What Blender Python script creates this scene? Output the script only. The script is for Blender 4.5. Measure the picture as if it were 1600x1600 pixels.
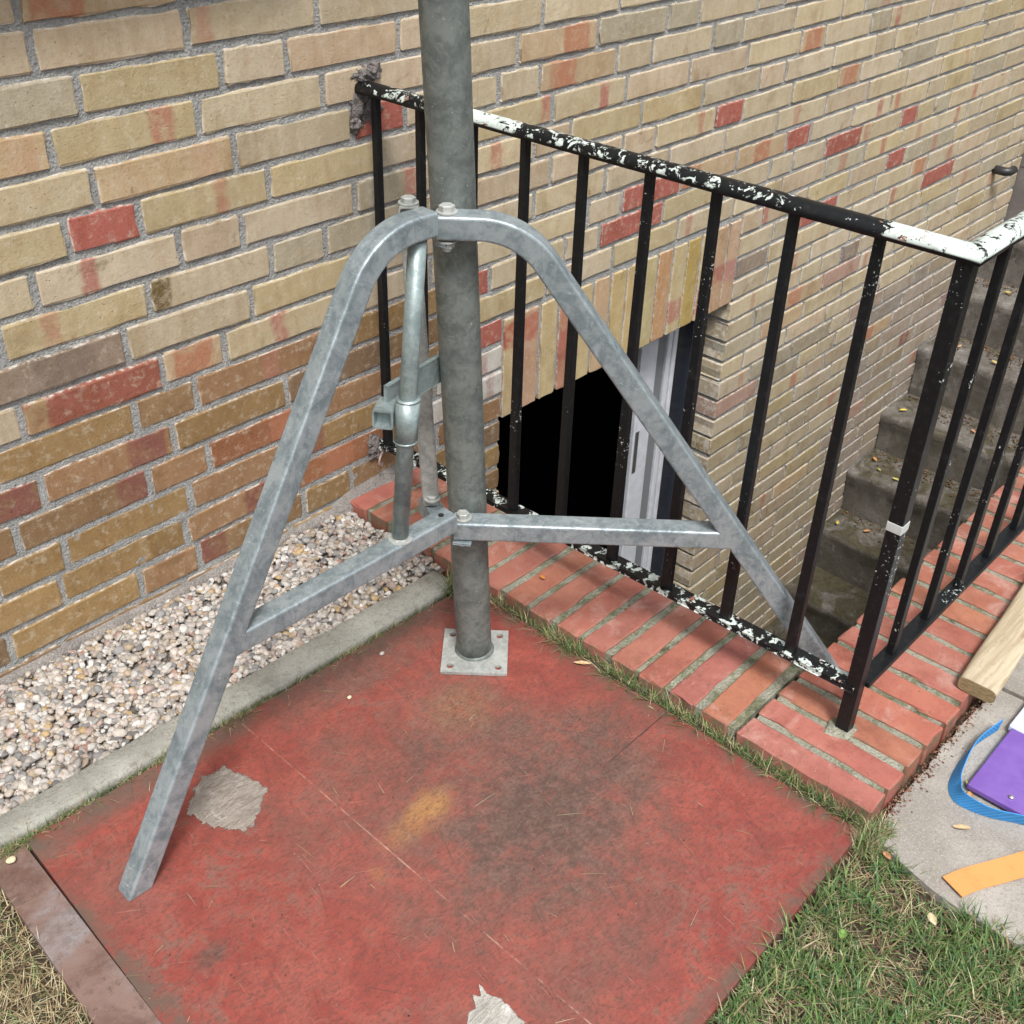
import bpy, bmesh, math, random
import numpy as np
from mathutils import Vector, Matrix, noise as mn

random.seed(7)
rng = np.random.default_rng(11)
scene = bpy.context.scene
C = scene.collection
for o in list(bpy.data.objects):
    bpy.data.objects.remove(o)

# ------------------------------------------------------------------ camera
cam_d = bpy.data.cameras.new('camera')
cam_d.lens = 39.7155
cam_d.sensor_width = 36.0
cam_d.sensor_fit = 'HORIZONTAL'
cam_d.clip_start = 0.05
cam_d.clip_end = 500
cam = bpy.data.objects.new('camera', cam_d)
C.objects.link(cam)
RT = Vector((0.67856, -0.73404, 0.02727))
DN = Vector((-0.39641, -0.39721, -0.8277))
FW = Vector((0.61839, 0.55083, -0.56051))
M = Matrix.Identity(4)
for i in range(3):
    M[i][0] = RT[i]
    M[i][1] = -DN[i]
    M[i][2] = -FW[i]
M[0][3], M[1][3], M[2][3] = -1.29221855, -1.53741897, 1.31063904
cam.matrix_world = M
scene.camera = cam
scene.render.resolution_x = 1024
scene.render.resolution_y = 1024

# ------------------------------------------------------------------ light
SUN_EL, SUN_AZ = 58.0, 216.0          # azimuth clockwise from +Y: the sun stands behind the camera, to its left
world = bpy.data.worlds.new('World')
scene.world = world
world.use_nodes = True
wn = world.node_tree
wn.nodes.clear()
sky = wn.nodes.new('ShaderNodeTexSky')
sky.sky_type = 'NISHITA'
sky.sun_disc = False
sky.sun_elevation = math.radians(SUN_EL)
sky.sun_rotation = math.radians(SUN_AZ)
sky.dust_density = 4.0
sky.ozone_density = 0.6
hs = wn.nodes.new('ShaderNodeHueSaturation')
hs.inputs['Saturation'].default_value = 0.30      # a veiled, whitish sky
bg = wn.nodes.new('ShaderNodeBackground')
bg.inputs['Strength'].default_value = 0.115
wo = wn.nodes.new('ShaderNodeOutputWorld')
wn.links.new(sky.outputs[0], hs.inputs['Color'])
wn.links.new(hs.outputs[0], bg.inputs[0])
wn.links.new(bg.outputs[0], wo.inputs[0])
sd = bpy.data.lights.new('sun', 'SUN')
sd.energy = 1.8
sd.angle = math.radians(13)
sd.color = (1.0, 0.98, 0.95)
sun = bpy.data.objects.new('sun', sd)
C.objects.link(sun)
_el, _az = math.radians(SUN_EL), math.radians(SUN_AZ)
_d = Vector((math.sin(_az) * math.cos(_el), math.cos(_az) * math.cos(_el), math.sin(_el)))
sun.rotation_euler = _d.to_track_quat('Z', 'Y').to_euler()
sun.location = _d * 6
vs = scene.view_settings
vs.view_transform = 'Standard'
vs.look = 'None'
vs.gamma = 1.0
vs.use_curve_mapping = False
vs.exposure = 0.85

# ------------------------------------------------------------------ node helpers
class MT:
    def __init__(s, name, rough=0.8, metal=0.0, spec=None):
        s.m = bpy.data.materials.new(name)
        s.m.use_nodes = True
        s.t = s.m.node_tree
        s.b = s.t.nodes['Principled BSDF']
        s.b.inputs['Roughness'].default_value = rough
        s.b.inputs['Metallic'].default_value = metal
        if spec is not None:
            s.b.inputs['Specular IOR Level'].default_value = spec
        s._pos = None
    def n(s, ty, **kw):
        x = s.t.nodes.new(ty)
        for k, v in kw.items():
            setattr(x, k, v)
        return x
    def set(s, inp, v):
        if v is None:
            return
        if hasattr(v, 'is_output'):
            s.t.links.new(v, inp)
        else:
            if inp.type == 'RGBA' and not hasattr(v, '__len__'):
                v = (v, v, v, 1)
            if inp.type == 'RGBA' and len(v) == 3:
                v = (*v, 1)
            inp.default_value = v
    @property
    def pos(s):
        if s._pos is None:
            s._pos = s.n('ShaderNodeNewGeometry')
        return s._pos.outputs['Position']
    @property
    def nor(s):
        s.pos
        return s._pos.outputs['Normal']
    def map(s, vec, scale=(1, 1, 1), rot=(0, 0, 0), loc=(0, 0, 0)):
        x = s.n('ShaderNodeMapping')
        s.set(x.inputs[0], vec)
        x.inputs['Scale'].default_value = scale
        x.inputs['Rotation'].default_value = rot
        x.inputs['Location'].default_value = loc
        return x.outputs[0]
    def noise(s, scale, detail=4, rough=0.6, vec=None, dist=0.0, col=False):
        x = s.n('ShaderNodeTexNoise')
        s.set(x.inputs['Vector'], vec if vec is not None else s.pos)
        x.inputs['Scale'].default_value = scale
        x.inputs['Detail'].default_value = detail
        x.inputs['Roughness'].default_value = rough
        x.inputs['Distortion'].default_value = dist
        return x.outputs['Color' if col else 'Fac']
    def voro(s, scale, vec=None, out='Distance', feature='F1', rand=1.0):
        x = s.n('ShaderNodeTexVoronoi', feature=feature)
        s.set(x.inputs['Vector'], vec if vec is not None else s.pos)
        x.inputs['Scale'].default_value = scale
        x.inputs['Randomness'].default_value = rand
        return x.outputs[out]
    def ramp(s, fac, a, b, lo=0.0, hi=1.0):
        x = s.n('ShaderNodeMapRange')
        x.interpolation_type = 'SMOOTHSTEP'
        s.set(x.inputs['Value'], fac)
        x.inputs['From Min'].default_value = a
        x.inputs['From Max'].default_value = b
        x.inputs['To Min'].default_value = lo
        x.inputs['To Max'].default_value = hi
        return x.outputs[0]
    def mix(s, f, a, b, mode='MIX'):
        x = s.n('ShaderNodeMix', data_type='RGBA', blend_type=mode)
        x.clamp_factor = True
        s.set(x.inputs[0], f)
        s.set(x.inputs[6], a)
        s.set(x.inputs[7], b)
        return x.outputs[2]
    def math(s, op, a, b=None, c=None):
        x = s.n('ShaderNodeMath', operation=op)
        s.set(x.inputs[0], a)
        if b is not None:
            s.set(x.inputs[1], b)
        if c is not None:
            s.set(x.inputs[2], c)
        return x.outputs[0]
    def sep(s, v):
        x = s.n('ShaderNodeSeparateXYZ')
        s.set(x.inputs[0], v)
        return x.outputs
    def attr(s, name, out='Color'):
        x = s.n('ShaderNodeAttribute', attribute_name=name)
        return x.outputs[out]
    def dist2(s, x0, y0, rx, ry):
        """elliptic distance from a point of the ground plan, 1 on the ellipse"""
        q = s.map(s.pos, scale=(1 / rx, 1 / ry, 0), loc=(-x0 / rx, -y0 / ry, 0))
        x = s.n('ShaderNodeVectorMath', operation='LENGTH')
        s.set(x.inputs[0], q)
        return x.outputs['Value']
    def bump(s, h, strength=0.5, dist=0.002, prev=None):
        x = s.n('ShaderNodeBump')
        x.inputs['Strength'].default_value = strength
        x.inputs['Distance'].default_value = dist
        s.set(x.inputs['Height'], h)
        if prev is not None:
            s.set(x.inputs['Normal'], prev)
        return x.outputs[0]
    def done(s, col=None, nor=None, rough=None, metal=None):
        s.set(s.b.inputs['Base Color'], col)
        if nor is not None:
            s.set(s.b.inputs['Normal'], nor)
        s.set(s.b.inputs['Roughness'], rough)
        s.set(s.b.inputs['Metallic'], metal)
        return s.m

def hexc(r, g, b, k=1.0):
    """photo sRGB 0-255 -> linear albedo scaled by k"""
    f = lambda c: ((c / 255 + 0.055) / 1.055) ** 2.4 if c > 10 else c / 255 / 12.92
    return (f(r) * k, f(g) * k, f(b) * k)

# ------------------------------------------------------------------ materials
def brick_mat():
    t = MT('facing_brick', 0.88, spec=0.25)
    tint, band, bp = t.attr('tint'), t.attr('band'), t.attr('bpar', 'Vector')
    px, pw, ps = t.sep(bp)[0], t.sep(bp)[1], t.sep(bp)[2]
    uv = t.n('ShaderNodeUVMap', uv_map='UVMap').outputs[0]
    u = t.sep(uv)[0]
    sv = t.map(t.pos, scale=(44, 44, 7))
    streak = t.noise(1.0, 3, 0.6, sv)
    fine = t.noise(160, 5, 0.75)
    blot = t.noise(24, 4, 0.6)
    grit = t.noise(480, 3, 0.7)
    wob = t.math('MULTIPLY', t.math('SUBTRACT', t.noise(45, 3, 0.6), 0.5), 0.02)
    d = t.math('ABSOLUTE', t.math('SUBTRACT', t.math('ADD', u, wob), px))
    inb = t.math('SUBTRACT', 1.0, t.ramp(t.math('SUBTRACT', d, pw), -0.005, 0.006))
    inb = t.math('MULTIPLY', inb, ps)
    inb = t.math('MULTIPLY', inb, t.ramp(t.noise(30, 6, 0.75, dist=0.6), 0.34, 0.56, 0.25, 1.0))
    c = t.mix(t.ramp(streak, 0.40, 0.80, 0, 0.7), tint, t.mix(1.0, tint, (0.84, 0.76, 0.68), 'MULTIPLY'))
    c = t.mix(t.ramp(t.noise(9, 6, 0.7, dist=0.5), 0.42, 0.70, 0, 0.8), c, t.mix(1.0, c, (0.84, 0.80, 0.72), 'MULTIPLY'))
    c = t.mix(t.ramp(t.noise(52, 6, 0.75), 0.50, 0.68, 0, 0.5), c, (0.50, 0.44, 0.34))
    c = t.mix(t.ramp(blot, 0.52, 0.75, 0, 0.55), c, t.mix(1.0, c, (1.18, 1.15, 1.12), 'MULTIPLY'))
    c = t.mix(inb, c, band)
    c = t.mix(t.ramp(fine, 0.50, 0.72, 0, 0.5), c, t.mix(1.0, c, (0.62, 0.56, 0.48), 'MULTIPLY'))
    c = t.mix(t.ramp(grit, 0.60, 0.72, 0, 0.45), c, (0.50, 0.46, 0.40))
    c = t.mix(t.ramp(t.noise(130, 6, 0.8, vec=t.map(t.pos, loc=(9, 4, 2))), 0.60, 0.68, 0, 0.6), c, t.mix(1.0, c, (0.50, 0.44, 0.36), 'MULTIPLY'))
    c = t.mix(t.ramp(t.noise(14, 5, 0.65, vec=t.map(t.pos, loc=(5, 1, 7))), 0.62, 0.78, 0, 0.7), c, t.mix(1.0, c, (0.60, 0.52, 0.40), 'MULTIPLY'))
    sp = t.ramp(t.voro(95), 0.05, 0.13, 1, 0)
    c = t.mix(t.math('MULTIPLY', sp, t.ramp(blot, 0.5, 0.62)), c, t.mix(1.0, c, (0.45, 0.38, 0.32), 'MULTIPLY'))
    # dirty weathering patches
    w = t.ramp(t.noise(5.5, 7, 0.68), 0.53, 0.70, 0, 0.75)
    c = t.mix(w, c, t.mix(1.0, c, (0.66, 0.62, 0.55), 'MULTIPLY'))
    w = t.ramp(t.noise(13, 7, 0.72, vec=t.map(t.pos, loc=(7, 2, 3)), dist=0.6), 0.60, 0.72, 0, 0.75)
    c = t.mix(w, c, t.mix(1.0, c, (0.46, 0.40, 0.31), 'MULTIPLY'))
    pk = t.ramp(t.noise(19, 7, 0.72, vec=t.map(t.pos, loc=(1, 6, 9)), dist=0.8), 0.60, 0.74, 0, 0.55)
    c = t.mix(pk, c, t.mix(1.0, c, (1.02, 0.72, 0.62), 'MULTIPLY'))
    # cement haze on the arrises
    e = t.attr('edge', 'Fac')
    em = t.math('MULTIPLY', t.ramp(e, 0.15, 0.75, 1, 0), t.ramp(t.noise(70, 4, 0.7), 0.42, 0.62))
    c = t.mix(t.math('MULTIPLY', em, 0.85), c, (0.56, 0.52, 0.46))
    h = t.math('ADD', t.math('MULTIPLY', fine, 0.6), t.math('MULTIPLY', streak, 0.35))
    h = t.math('ADD', h, t.math('MULTIPLY', grit, 0.25))
    h = t.math('SUBTRACT', h, t.math('MULTIPLY', sp, 0.35))
    return t.done(c, t.bump(h, 0.85, 0.0026))

def mortar_mat(name='lime_mortar', col=(0.31, 0.305, 0.29), moss=False):
    t = MT(name, 0.95, spec=0.15)
    a, b, g = t.noise(18, 5, 0.65), t.noise(190, 5, 0.8), t.noise(620, 2, 0.6)
    c = t.mix(t.ramp(a, 0.35, 0.7), [x * 0.85 for x in col], [x * 1.18 for x in col])
    c = t.mix(t.ramp(b, 0.45, 0.66, 0, 0.6), c, [x * 0.50 for x in col])
    c = t.mix(t.ramp(g, 0.60, 0.70), c, (0.58, 0.56, 0.52))
    vo = t.voro(230)
    c = t.mix(t.ramp(vo, 0.10, 0.25, 0.5, 0), c, (0.12, 0.11, 0.10))
    if moss:
        c = t.mix(t.ramp(t.noise(26, 6, 0.75), 0.46, 0.62, 0, 0.75), c, (0.13, 0.145, 0.06))
        c = t.mix(t.ramp(t.noise(15, 6, 0.75, vec=t.map(t.pos, loc=(3, 3, 3))), 0.56, 0.68, 0, 0.8), c, (0.07, 0.06, 0.045))
    h = t.math('ADD', b, t.math('MULTIPLY', vo, 0.5))
    return t.done(c, t.bump(h, 1.0, 0.006))

def coping_mat():
    t = MT('red_paving_brick', 0.82, spec=0.3)
    tint = t.attr('tint')
    a, b, g = t.noise(20, 5, 0.6), t.noise(150, 5, 0.75), t.noise(420, 3, 0.7)
    c = t.mix(t.ramp(a, 0.35, 0.7), tint, t.mix(1.0, tint, (1.18, 1.30, 1.28), 'MULTIPLY'))
    c = t.mix(t.ramp(b, 0.50, 0.72, 0, 0.45), c, t.mix(1.0, c, (0.62, 0.55, 0.52), 'MULTIPLY'))
    # pale lime bloom
    w = t.ramp(t.noise(11, 6, 0.7, dist=0.8), 0.50, 0.70, 0, 0.75)
    c = t.mix(w, c, (0.46, 0.27, 0.225))
    c = t.mix(t.ramp(t.noise(8, 6, 0.72, vec=t.map(t.pos, loc=(2, 8, 1))), 0.52, 0.72, 0, 0.6), c, t.mix(1.0, c, (0.52, 0.46, 0.44), 'MULTIPLY'))
    c = t.mix(t.ramp(t.noise(95, 6, 0.8), 0.60, 0.68, 0, 0.7), c, (0.12, 0.065, 0.045))
    w2 = t.ramp(t.noise(34, 6, 0.8), 0.66, 0.76, 0, 0.7)
    c = t.mix(w2, c, (0.55, 0.44, 0.38))
    pit = t.ramp(t.voro(120), 0.05, 0.16, 1, 0)
    pit = t.math('MULTIPLY', pit, t.ramp(t.noise(60, 3), 0.55, 0.6))
    c = t.mix(pit, c, (0.13, 0.05, 0.035))
    # green and black grime that collects along the arrises
    e = t.attr('edge', 'Fac')
    em = t.math('MULTIPLY', t.ramp(e, 0.05, 0.7, 1, 0), t.ramp(t.noise(40, 4, 0.7), 0.40, 0.56))
    c = t.mix(t.math('MULTIPLY', em, 0.8), c, (0.15, 0.12, 0.075))
    h = t.math('SUBTRACT', t.math('ADD', b, t.math('MULTIPLY', g, 0.4)), pit)
    return t.done(c, t.bump(h, 0.8, 0.0018))

def galv_mat(name, ca, cb, metal, rough=0.5):
    t = MT(name, rough, metal)
    v = t.voro(150, t.map(t.pos, scale=(1, 1, 0.7)), 'Color')
    vf = t.sep(v)[0]
    a = t.noise(26, 5, 0.65, dist=0.6)
    st = t.noise(1.0, 4, 0.6, t.map(t.pos, scale=(130, 130, 16)))
    f = t.math('ADD', t.math('MULTIPLY', vf, 0.10), t.math('MULTIPLY', a, 0.92))
    f = t.math('ADD', f, t.math('MULTIPLY', t.math('SUBTRACT', t.noise(90, 5, 0.75, dist=0.8), 0.5), 0.35))
    c = t.mix(t.ramp(f, 0.32, 0.68), ca, cb)
    c = t.mix(t.ramp(st, 0.58, 0.76, 0, 0.35), c, [min(1, x * 1.45) for x in cb])
    c = t.mix(t.ramp(t.noise(60, 6, 0.8), 0.58, 0.74, 0, 0.7), c, [x * 0.5 for x in ca])
    scr = t.ramp(t.noise(1.0, 3, 0.5, t.map(t.map(t.pos, rot=(0.6, 0.8, 0.3)), scale=(500, 60, 60))), 0.68, 0.72)
    c = t.mix(t.math('MULTIPLY', scr, 0.6), c, [min(1, x * 1.6) for x in cb])
    c = t.mix(t.ramp(t.noise(34, 6, 0.75, vec=t.map(t.pos, loc=(4, 2, 6))), 0.60, 0.72, 0, 0.6), c, [min(1, x * 1.3) for x in cb])
    c = t.mix(t.ramp(t.noise(150, 4, 0.7), 0.66, 0.74, 0, 0.8), c, (0.55, 0.58, 0.57))
    r = t.ramp(f, 0.3, 0.7, rough + 0.12, rough - 0.10)
    return t.done(c, t.bump(t.noise(55, 5, 0.7), 0.35, 0.0015), r)

def paint_mat(name, kind):
    """chipped black paint over a pale mint undercoat"""
    t = MT(name, 0.42, 0.0, 0.3)
    f1 = t.noise(58, 7, 0.68, dist=0.8)
    f2 = t.noise(210, 3, 0.6)
    x, y, z = t.sep(t.pos)[0], t.sep(t.pos)[1], t.sep(t.pos)[2]
    if kind == 'bar':
        cl = t.ramp(t.noise(9, 3, 0.6), 0.40, 0.72, -0.10, 0.115)
        m = t.ramp(t.math('ADD', t.noise(170, 4, 0.65), cl), 0.715, 0.725)
        m = t.math('MAXIMUM', m, t.ramp(t.math('ADD', t.noise(60, 6, 0.7), cl), 0.74, 0.745))
    elif kind == 'rail':
        # worn stretches: beside the mast, scattered flakes midway, bare at the corner
        r = t.n('ShaderNodeValToRGB')
        r.color_ramp.interpolation = 'LINEAR'
        ys = [(-1.10, .62), (-1.02, .60), (-0.975, .58), (-0.955, .40), (-0.86, .38), (-0.80, .46), (-0.74, .44), (-0.62, .465), (-0.46, .490), (-0.37, .46),
              (-0.335, .57), (-0.24, .61), (-0.225, .42), (-0.10, .48), (0.0, .40)]
        el = r.color_ramp.elements
        while len(el) < len(ys):
            el.new(0.5)
        for q, (yy, vv) in zip(el, ys):
            q.position = (yy + 1.10) / 1.10
            q.color = (vv, vv, vv, 1)
        t.set(r.inputs[0], t.ramp(y, -1.10, 0.0)) if False else None
        lin = t.math('DIVIDE', t.math('ADD', y, 1.10), 1.10)
        t.set(r.inputs[0], lin)
        thr = t.math('SUBTRACT', 1.0, r.outputs[0])
        ff = t.math('ADD', t.math('MULTIPLY', f1, 0.8), t.math('MULTIPLY', f2, 0.2))
        dlt = t.math('SUBTRACT', ff, thr)
        m = t.ramp(dlt, 0.0, 0.008)
        up = t.ramp(t.sep(t.nor)[2], -0.25, 0.1)
        m = t.math('MULTIPLY', m, up)
    elif kind == 'side':
        ff = t.math('ADD', t.math('MULTIPLY', f1, 0.8), t.math('MULTIPLY', f2, 0.2))
        m = t.math('MULTIPLY', t.ramp(ff, 0.455, 0.463), t.ramp(t.sep(t.nor)[2], -0.25, 0.1))
    else:
        ff = t.math('ADD', t.math('MULTIPLY', t.noise(48, 7, 0.62, dist=0.7), 0.8), t.math('MULTIPLY', f2, 0.2))
        m = t.ramp(ff, 0.535, 0.543)
    blk = t.mix(t.ramp(t.noise(90, 4, 0.7), 0.5, 0.7), (0.006, 0.007, 0.008), (0.016, 0.016, 0.018))
    wh = t.mix(t.ramp(t.noise(60, 5, 0.7), 0.45, 0.7), (0.56, 0.63, 0.59), (0.38, 0.42, 0.39))
    c = t.mix(m, blk, wh)
    if kind in ('low', 'rail'):
        rust = t.math('MULTIPLY', m, t.ramp(t.noise(38, 5, 0.7, vec=t.map(t.pos, loc=(3, 1, 2))), 0.60, 0.63))
        c = t.mix(rust, c, (0.34, 0.12, 0.08) if kind == 'low' else (0.25, 0.12, 0.08))
    r = t.ramp(m, 0, 1, 0.42, 0.6)
    return t.done(c, t.bump(t.math('SUBTRACT', t.math('MULTIPLY', t.noise(120, 3), 0.5), m), 0.6, 0.0008), r)

def board_mat():
    t = MT('red_painted_board', 0.62, spec=0.35)
    def lines(ang, fine, long_, a, b, off=0):
        """long thin scuffs in one direction"""
        q = t.map(t.map(t.pos, rot=(0, 0, ang), loc=(off, off * 2, 0)), scale=(fine, long_, 1))
        return t.ramp(t.noise(1.0, 3, 0.55, q), a, b)
    fib = t.noise(1.0, 5, 0.7, t.map(t.pos, scale=(110, 260, 40), rot=(0, 0, 0.5)))
    fib2 = t.noise(1.0, 5, 0.75, t.map(t.pos, scale=(300, 80, 40), rot=(0, 0, -0.35)))
    big = t.noise(3.2, 6, 0.62, dist=0.5)
    med = t.noise(17, 7, 0.72, dist=0.5)
    fin = t.noise(75, 7, 0.78)
    mm = t.math('SUBTRACT', t.math('ADD', t.math('MULTIPLY', med, 0.6), t.math('MULTIPLY', fin, 0.4)), 0.5)
    red = t.mix(t.ramp(med, 0.35, 0.7), (0.225, 0.047, 0.037), (0.335, 0.082, 0.062))
    red = t.mix(t.ramp(fin, 0.42, 0.66, 0, 0.5), red, (0.20, 0.058, 0.045))
    brn = t.mix(t.ramp(fin, 0.35, 0.65), (0.115, 0.066, 0.050), (0.185, 0.112, 0.088))
    drk = t.mix(t.ramp(fin, 0.35, 0.65), (0.080, 0.049, 0.040), (0.130, 0.082, 0.066))
    worn = t.ramp(t.math('ADD', big, t.math('MULTIPLY', mm, 1.9)), 0.48, 0.74, 0, 0.8)
    for (x0, y0, rx, ry, k) in [(-0.34, -0.60, 0.15, 0.17, 0.8), (-0.52, -0.72, 0.20, 0.12, 0.75), (-0.36, -0.40, 0.26, 0.06, 0.8), (-0.24, -0.88, 0.12, 0.10, 0.85),
                                (-0.56, -1.02, 0.16, 0.12, 0.6), (-0.80, -0.36, 0.25, 0.03, 0.7), (-0.66, -0.83, 0.05, 0.06, 0.7), (-0.42, -0.84, 0.30, 0.22, 0.9), (-0.27, -0.72, 0.14, 0.16, 0.85), (-0.58, -0.55, 0.16, 0.12, 0.6), (-0.62, -0.62, 0.14, 0.10, 0.5), (-0.75, -0.98, 0.10, 0.10, 0.5), (-0.90, -0.50, 0.06, 0.10, 0.5), (-0.70, -0.66, 0.05, 0.07, 0.5), (-0.20, -1.08, 0.08, 0.05, 0.4)]:
        d = t.math('ADD', t.dist2(x0, y0, rx, ry), t.math('MULTIPLY', mm, 3.0))
        worn = t.math('MAXIMUM', worn, t.ramp(d, 0.2, 1.25, k, 0))
    for (x0, y0, rx, ry) in [(-0.14, -1.04, 0.11, 0.20), (-0.82, -0.80, 0.12, 0.22), (-0.20, -0.62, 0.06, 0.10), (-0.62, -0.47, 0.05, 0.08)]:
        d = t.math('ADD', t.dist2(x0, y0, rx, ry), t.math('MULTIPLY', mm, 2.4))
        worn = t.math('MULTIPLY', worn, t.ramp(d, 0.5, 1.3, 0.25, 1))
    sw = t.noise(1.0, 6, 0.7, t.map(t.pos, scale=(9, 46, 1), rot=(0, 0, 0.6)), dist=0.8)
    sw2 = t.noise(1.0, 6, 0.7, t.map(t.pos, scale=(38, 8, 1), rot=(0, 0, -0.4)), dist=0.8)
    sweep_ = t.math('ADD', t.math('MULTIPLY', sw, 0.5), t.math('MULTIPLY', sw2, 0.5))
    worn = t.math('MULTIPLY', worn, t.ramp(sweep_, 0.40, 0.56, 0.5, 1.0))
    c = t.mix(worn, red, brn)
    dark = None
    for (x0, y0, rx, ry, k) in [(-0.40, -0.83, 0.19, 0.14, 1.0), (-0.25, -0.80, 0.14, 0.09, 0.8), (-0.47, -0.63, 0.10, 0.08, 0.55), (-0.88, -0.675, 0.026, 0.018, 1.0),
                                (-0.33, -0.70, 0.10, 0.10, 0.5), (-0.53, -0.90, 0.12, 0.05, 0.6), (-0.30, -0.37, 0.25, 0.025, 0.7), (-0.45, -1.05, 0.10, 0.06, 0.45)]:
        d = t.ramp(t.math('ADD', t.dist2(x0, y0, rx, ry), t.math('MULTIPLY', mm, 2.6)), 0.15, 1.3, k, 0)
        dark = d if dark is None else t.math('MAXIMUM', dark, d)
    dark = t.math('MULTIPLY', dark, t.ramp(fib, 0.28, 0.55, 0.5, 1.0))
    dark = t.math('MULTIPLY', dark, t.ramp(sweep_, 0.38, 0.54, 0.5, 1.0))
    c = t.mix(dark, c, drk)
    # ochre wear spots
    for (x0, y0, rx, ry, k) in [(-0.512, -0.700, 0.044, 0.034, 0.75), (-0.57, -0.705, 0.05, 0.025, 0.35), (-0.33, -0.58, 0.07, 0.06, 0.18), (-0.645, -0.735, 0.014, 0.02, 0.3)]:
        d = t.math('ADD', t.dist2(x0, y0, rx, ry), t.math('MULTIPLY', mm, 3.2))
        c = t.mix(t.ramp(d, 0.3, 1.3, k, 0), c, t.mix(t.ramp(fin, 0.4, 0.6), (0.30, 0.15, 0.055), (0.40, 0.215, 0.075)))
    # fibres, scuffs and scratches in several directions
    c = t.mix(t.ramp(fib, 0.47, 0.66, 0, 0.62), c, (0.090, 0.050, 0.040))
    c = t.mix(t.ramp(t.noise(240, 4, 0.8), 0.52, 0.70, 0, 0.55), c, t.mix(1.0, c, (0.50, 0.45, 0.45), 'MULTIPLY'))
    for k, (ang, fi, lo, a, b, st, col) in enumerate([(0.45, 620, 7, 0.66, 0.70, 0.75, (0.045, 0.030, 0.026)), (-0.55, 560, 6, 0.67, 0.71, 0.7, (0.050, 0.032, 0.028)), (1.35, 700, 9, 0.67, 0.71, 0.6, (0.055, 0.035, 0.03)),
                                                 (0.15, 800, 14, 0.68, 0.72, 0.6, (0.44, 0.26, 0.20)), (-0.95, 760, 12, 0.68, 0.72, 0.55, (0.42, 0.24, 0.18)), (2.2, 430, 20, 0.68, 0.72, 0.5, (0.07, 0.045, 0.04))]):
        c = t.mix(t.math('MULTIPLY', lines(ang, fi, lo, a, b, 1.7 * k), st), c, col)
    c = t.mix(t.ramp(fib2, 0.60, 0.72, 0, 0.35), c, (0.38, 0.19, 0.145))
    # grime along the edges
    x, y = t.sep(t.pos)[0], t.sep(t.pos)[1]
    eg = t.math('MAXIMUM', t.ramp(x, -0.150, -0.105), t.ramp(y, -0.400, -0.35))
    eg = t.math('MAXIMUM', eg, t.ramp(y, -1.155, -1.187))
    eg = t.math('MAXIMUM', eg, t.ramp(x, -0.93, -0.965))
    c = t.mix(t.math('MULTIPLY', eg, t.ramp(med, 0.36, 0.60, 0, 0.9)), c, (0.105, 0.075, 0.058))
    # ruled scratches across the board: a pale one and a dark one
    sc = t.ramp(t.math('ABSOLUTE', t.math('ADD', t.math('ADD', x, 0.602), t.math('MULTIPLY', t.math('ADD', y, 0.35), -0.015))), 0.0004, 0.0018, 0.8, 0)
    sc = t.math('MULTIPLY', sc, t.ramp(t.noise(30, 6, 0.8), 0.40, 0.62))
    c = t.mix(sc, c, (0.44, 0.25, 0.19))
    s2 = t.ramp(t.math('ABSOLUTE', t.math('ADD', y, 0.833)), 0.0006, 0.0016, 0.8, 0)
    s2 = t.math('MULTIPLY', s2, t.ramp(x, -0.30, -0.20))
    c = t.mix(s2, c, (0.05, 0.035, 0.03))
    h = t.math('ADD', t.math('MULTIPLY', fib, 0.6), t.math('MULTIPLY', fib2, 0.4))
    h = t.math('SUBTRACT', t.math('ADD', h, t.math('MULTIPLY', fin, 0.4)), t.math('MULTIPLY', s2, 0.8))
    return t.done(c, t.bump(h, 0.6, 0.0014), t.ramp(worn, 0, 1, 0.5, 0.72))

def rough_mat(name, ca, cb, cc, s1=9, s2=120, bump=0.6, bd=0.002, rough=0.9, speck=None):
    t = MT(name, rough, spec=0.25)
    a, b = t.noise(s1, 6, 0.65), t.noise(s2, 5, 0.75)
    c = t.mix(t.ramp(a, 0.35, 0.68), ca, cb)
    c = t.mix(t.ramp(b, 0.48, 0.70, 0, 0.7), c, cc)
    if speck:
        v = t.voro(s2 * 1.6)
        c = t.mix(t.ramp(v, 0.15, 0.30, 0.8, 0), c, speck)
    return t.done(c, t.bump(t.math('ADD', a, b), bump, bd))

def attr_mat(name, rough=0.8, var=0.25, bump=0.0, scale=200, trans=0.0):
    t = MT(name, rough, spec=0.3)
    a = t.attr('tint')
    n = t.noise(scale, 4, 0.7)
    c = t.mix(t.ramp(n, 0.35, 0.65), t.mix(1.0, a, (1 - var,) * 3, 'MULTIPLY'), a)
    return t.done(c, t.bump(n, 0.5, 0.001) if bump else None)

M_BRICK = brick_mat()
M_MORTAR = mortar_mat('lime_mortar', (0.40, 0.405, 0.395))
M_MORTAR2 = mortar_mat('coping_mortar', (0.40, 0.395, 0.31), moss=True)
M_COP = coping_mat()
M_LEG = galv_mat('galvanized_leg_steel', (0.175, 0.215, 0.232), (0.36, 0.412, 0.434), 0.5, 0.50)
M_TUBE = galv_mat('galvanized_tube_steel', (0.185, 0.235, 0.235), (0.31, 0.375, 0.375), 0.40, 0.46)
M_POLE = galv_mat('weathered_mast_steel', (0.100, 0.116, 0.108), (0.190, 0.212, 0.198), 0.30, 0.50)
M_OLDZ = galv_mat('old_zinc_steel', (0.27, 0.285, 0.27), (0.43, 0.445, 0.42), 0.2, 0.55)
M_BAR = paint_mat('black_bar_paint', 'bar')
M_RAIL = paint_mat('worn_rail_paint', 'rail')
M_SIDE = paint_mat('worn_side_rail_paint', 'side')
M_LOW = paint_mat('worn_low_rail_paint', 'low')
M_BOARD = board_mat()
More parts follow.
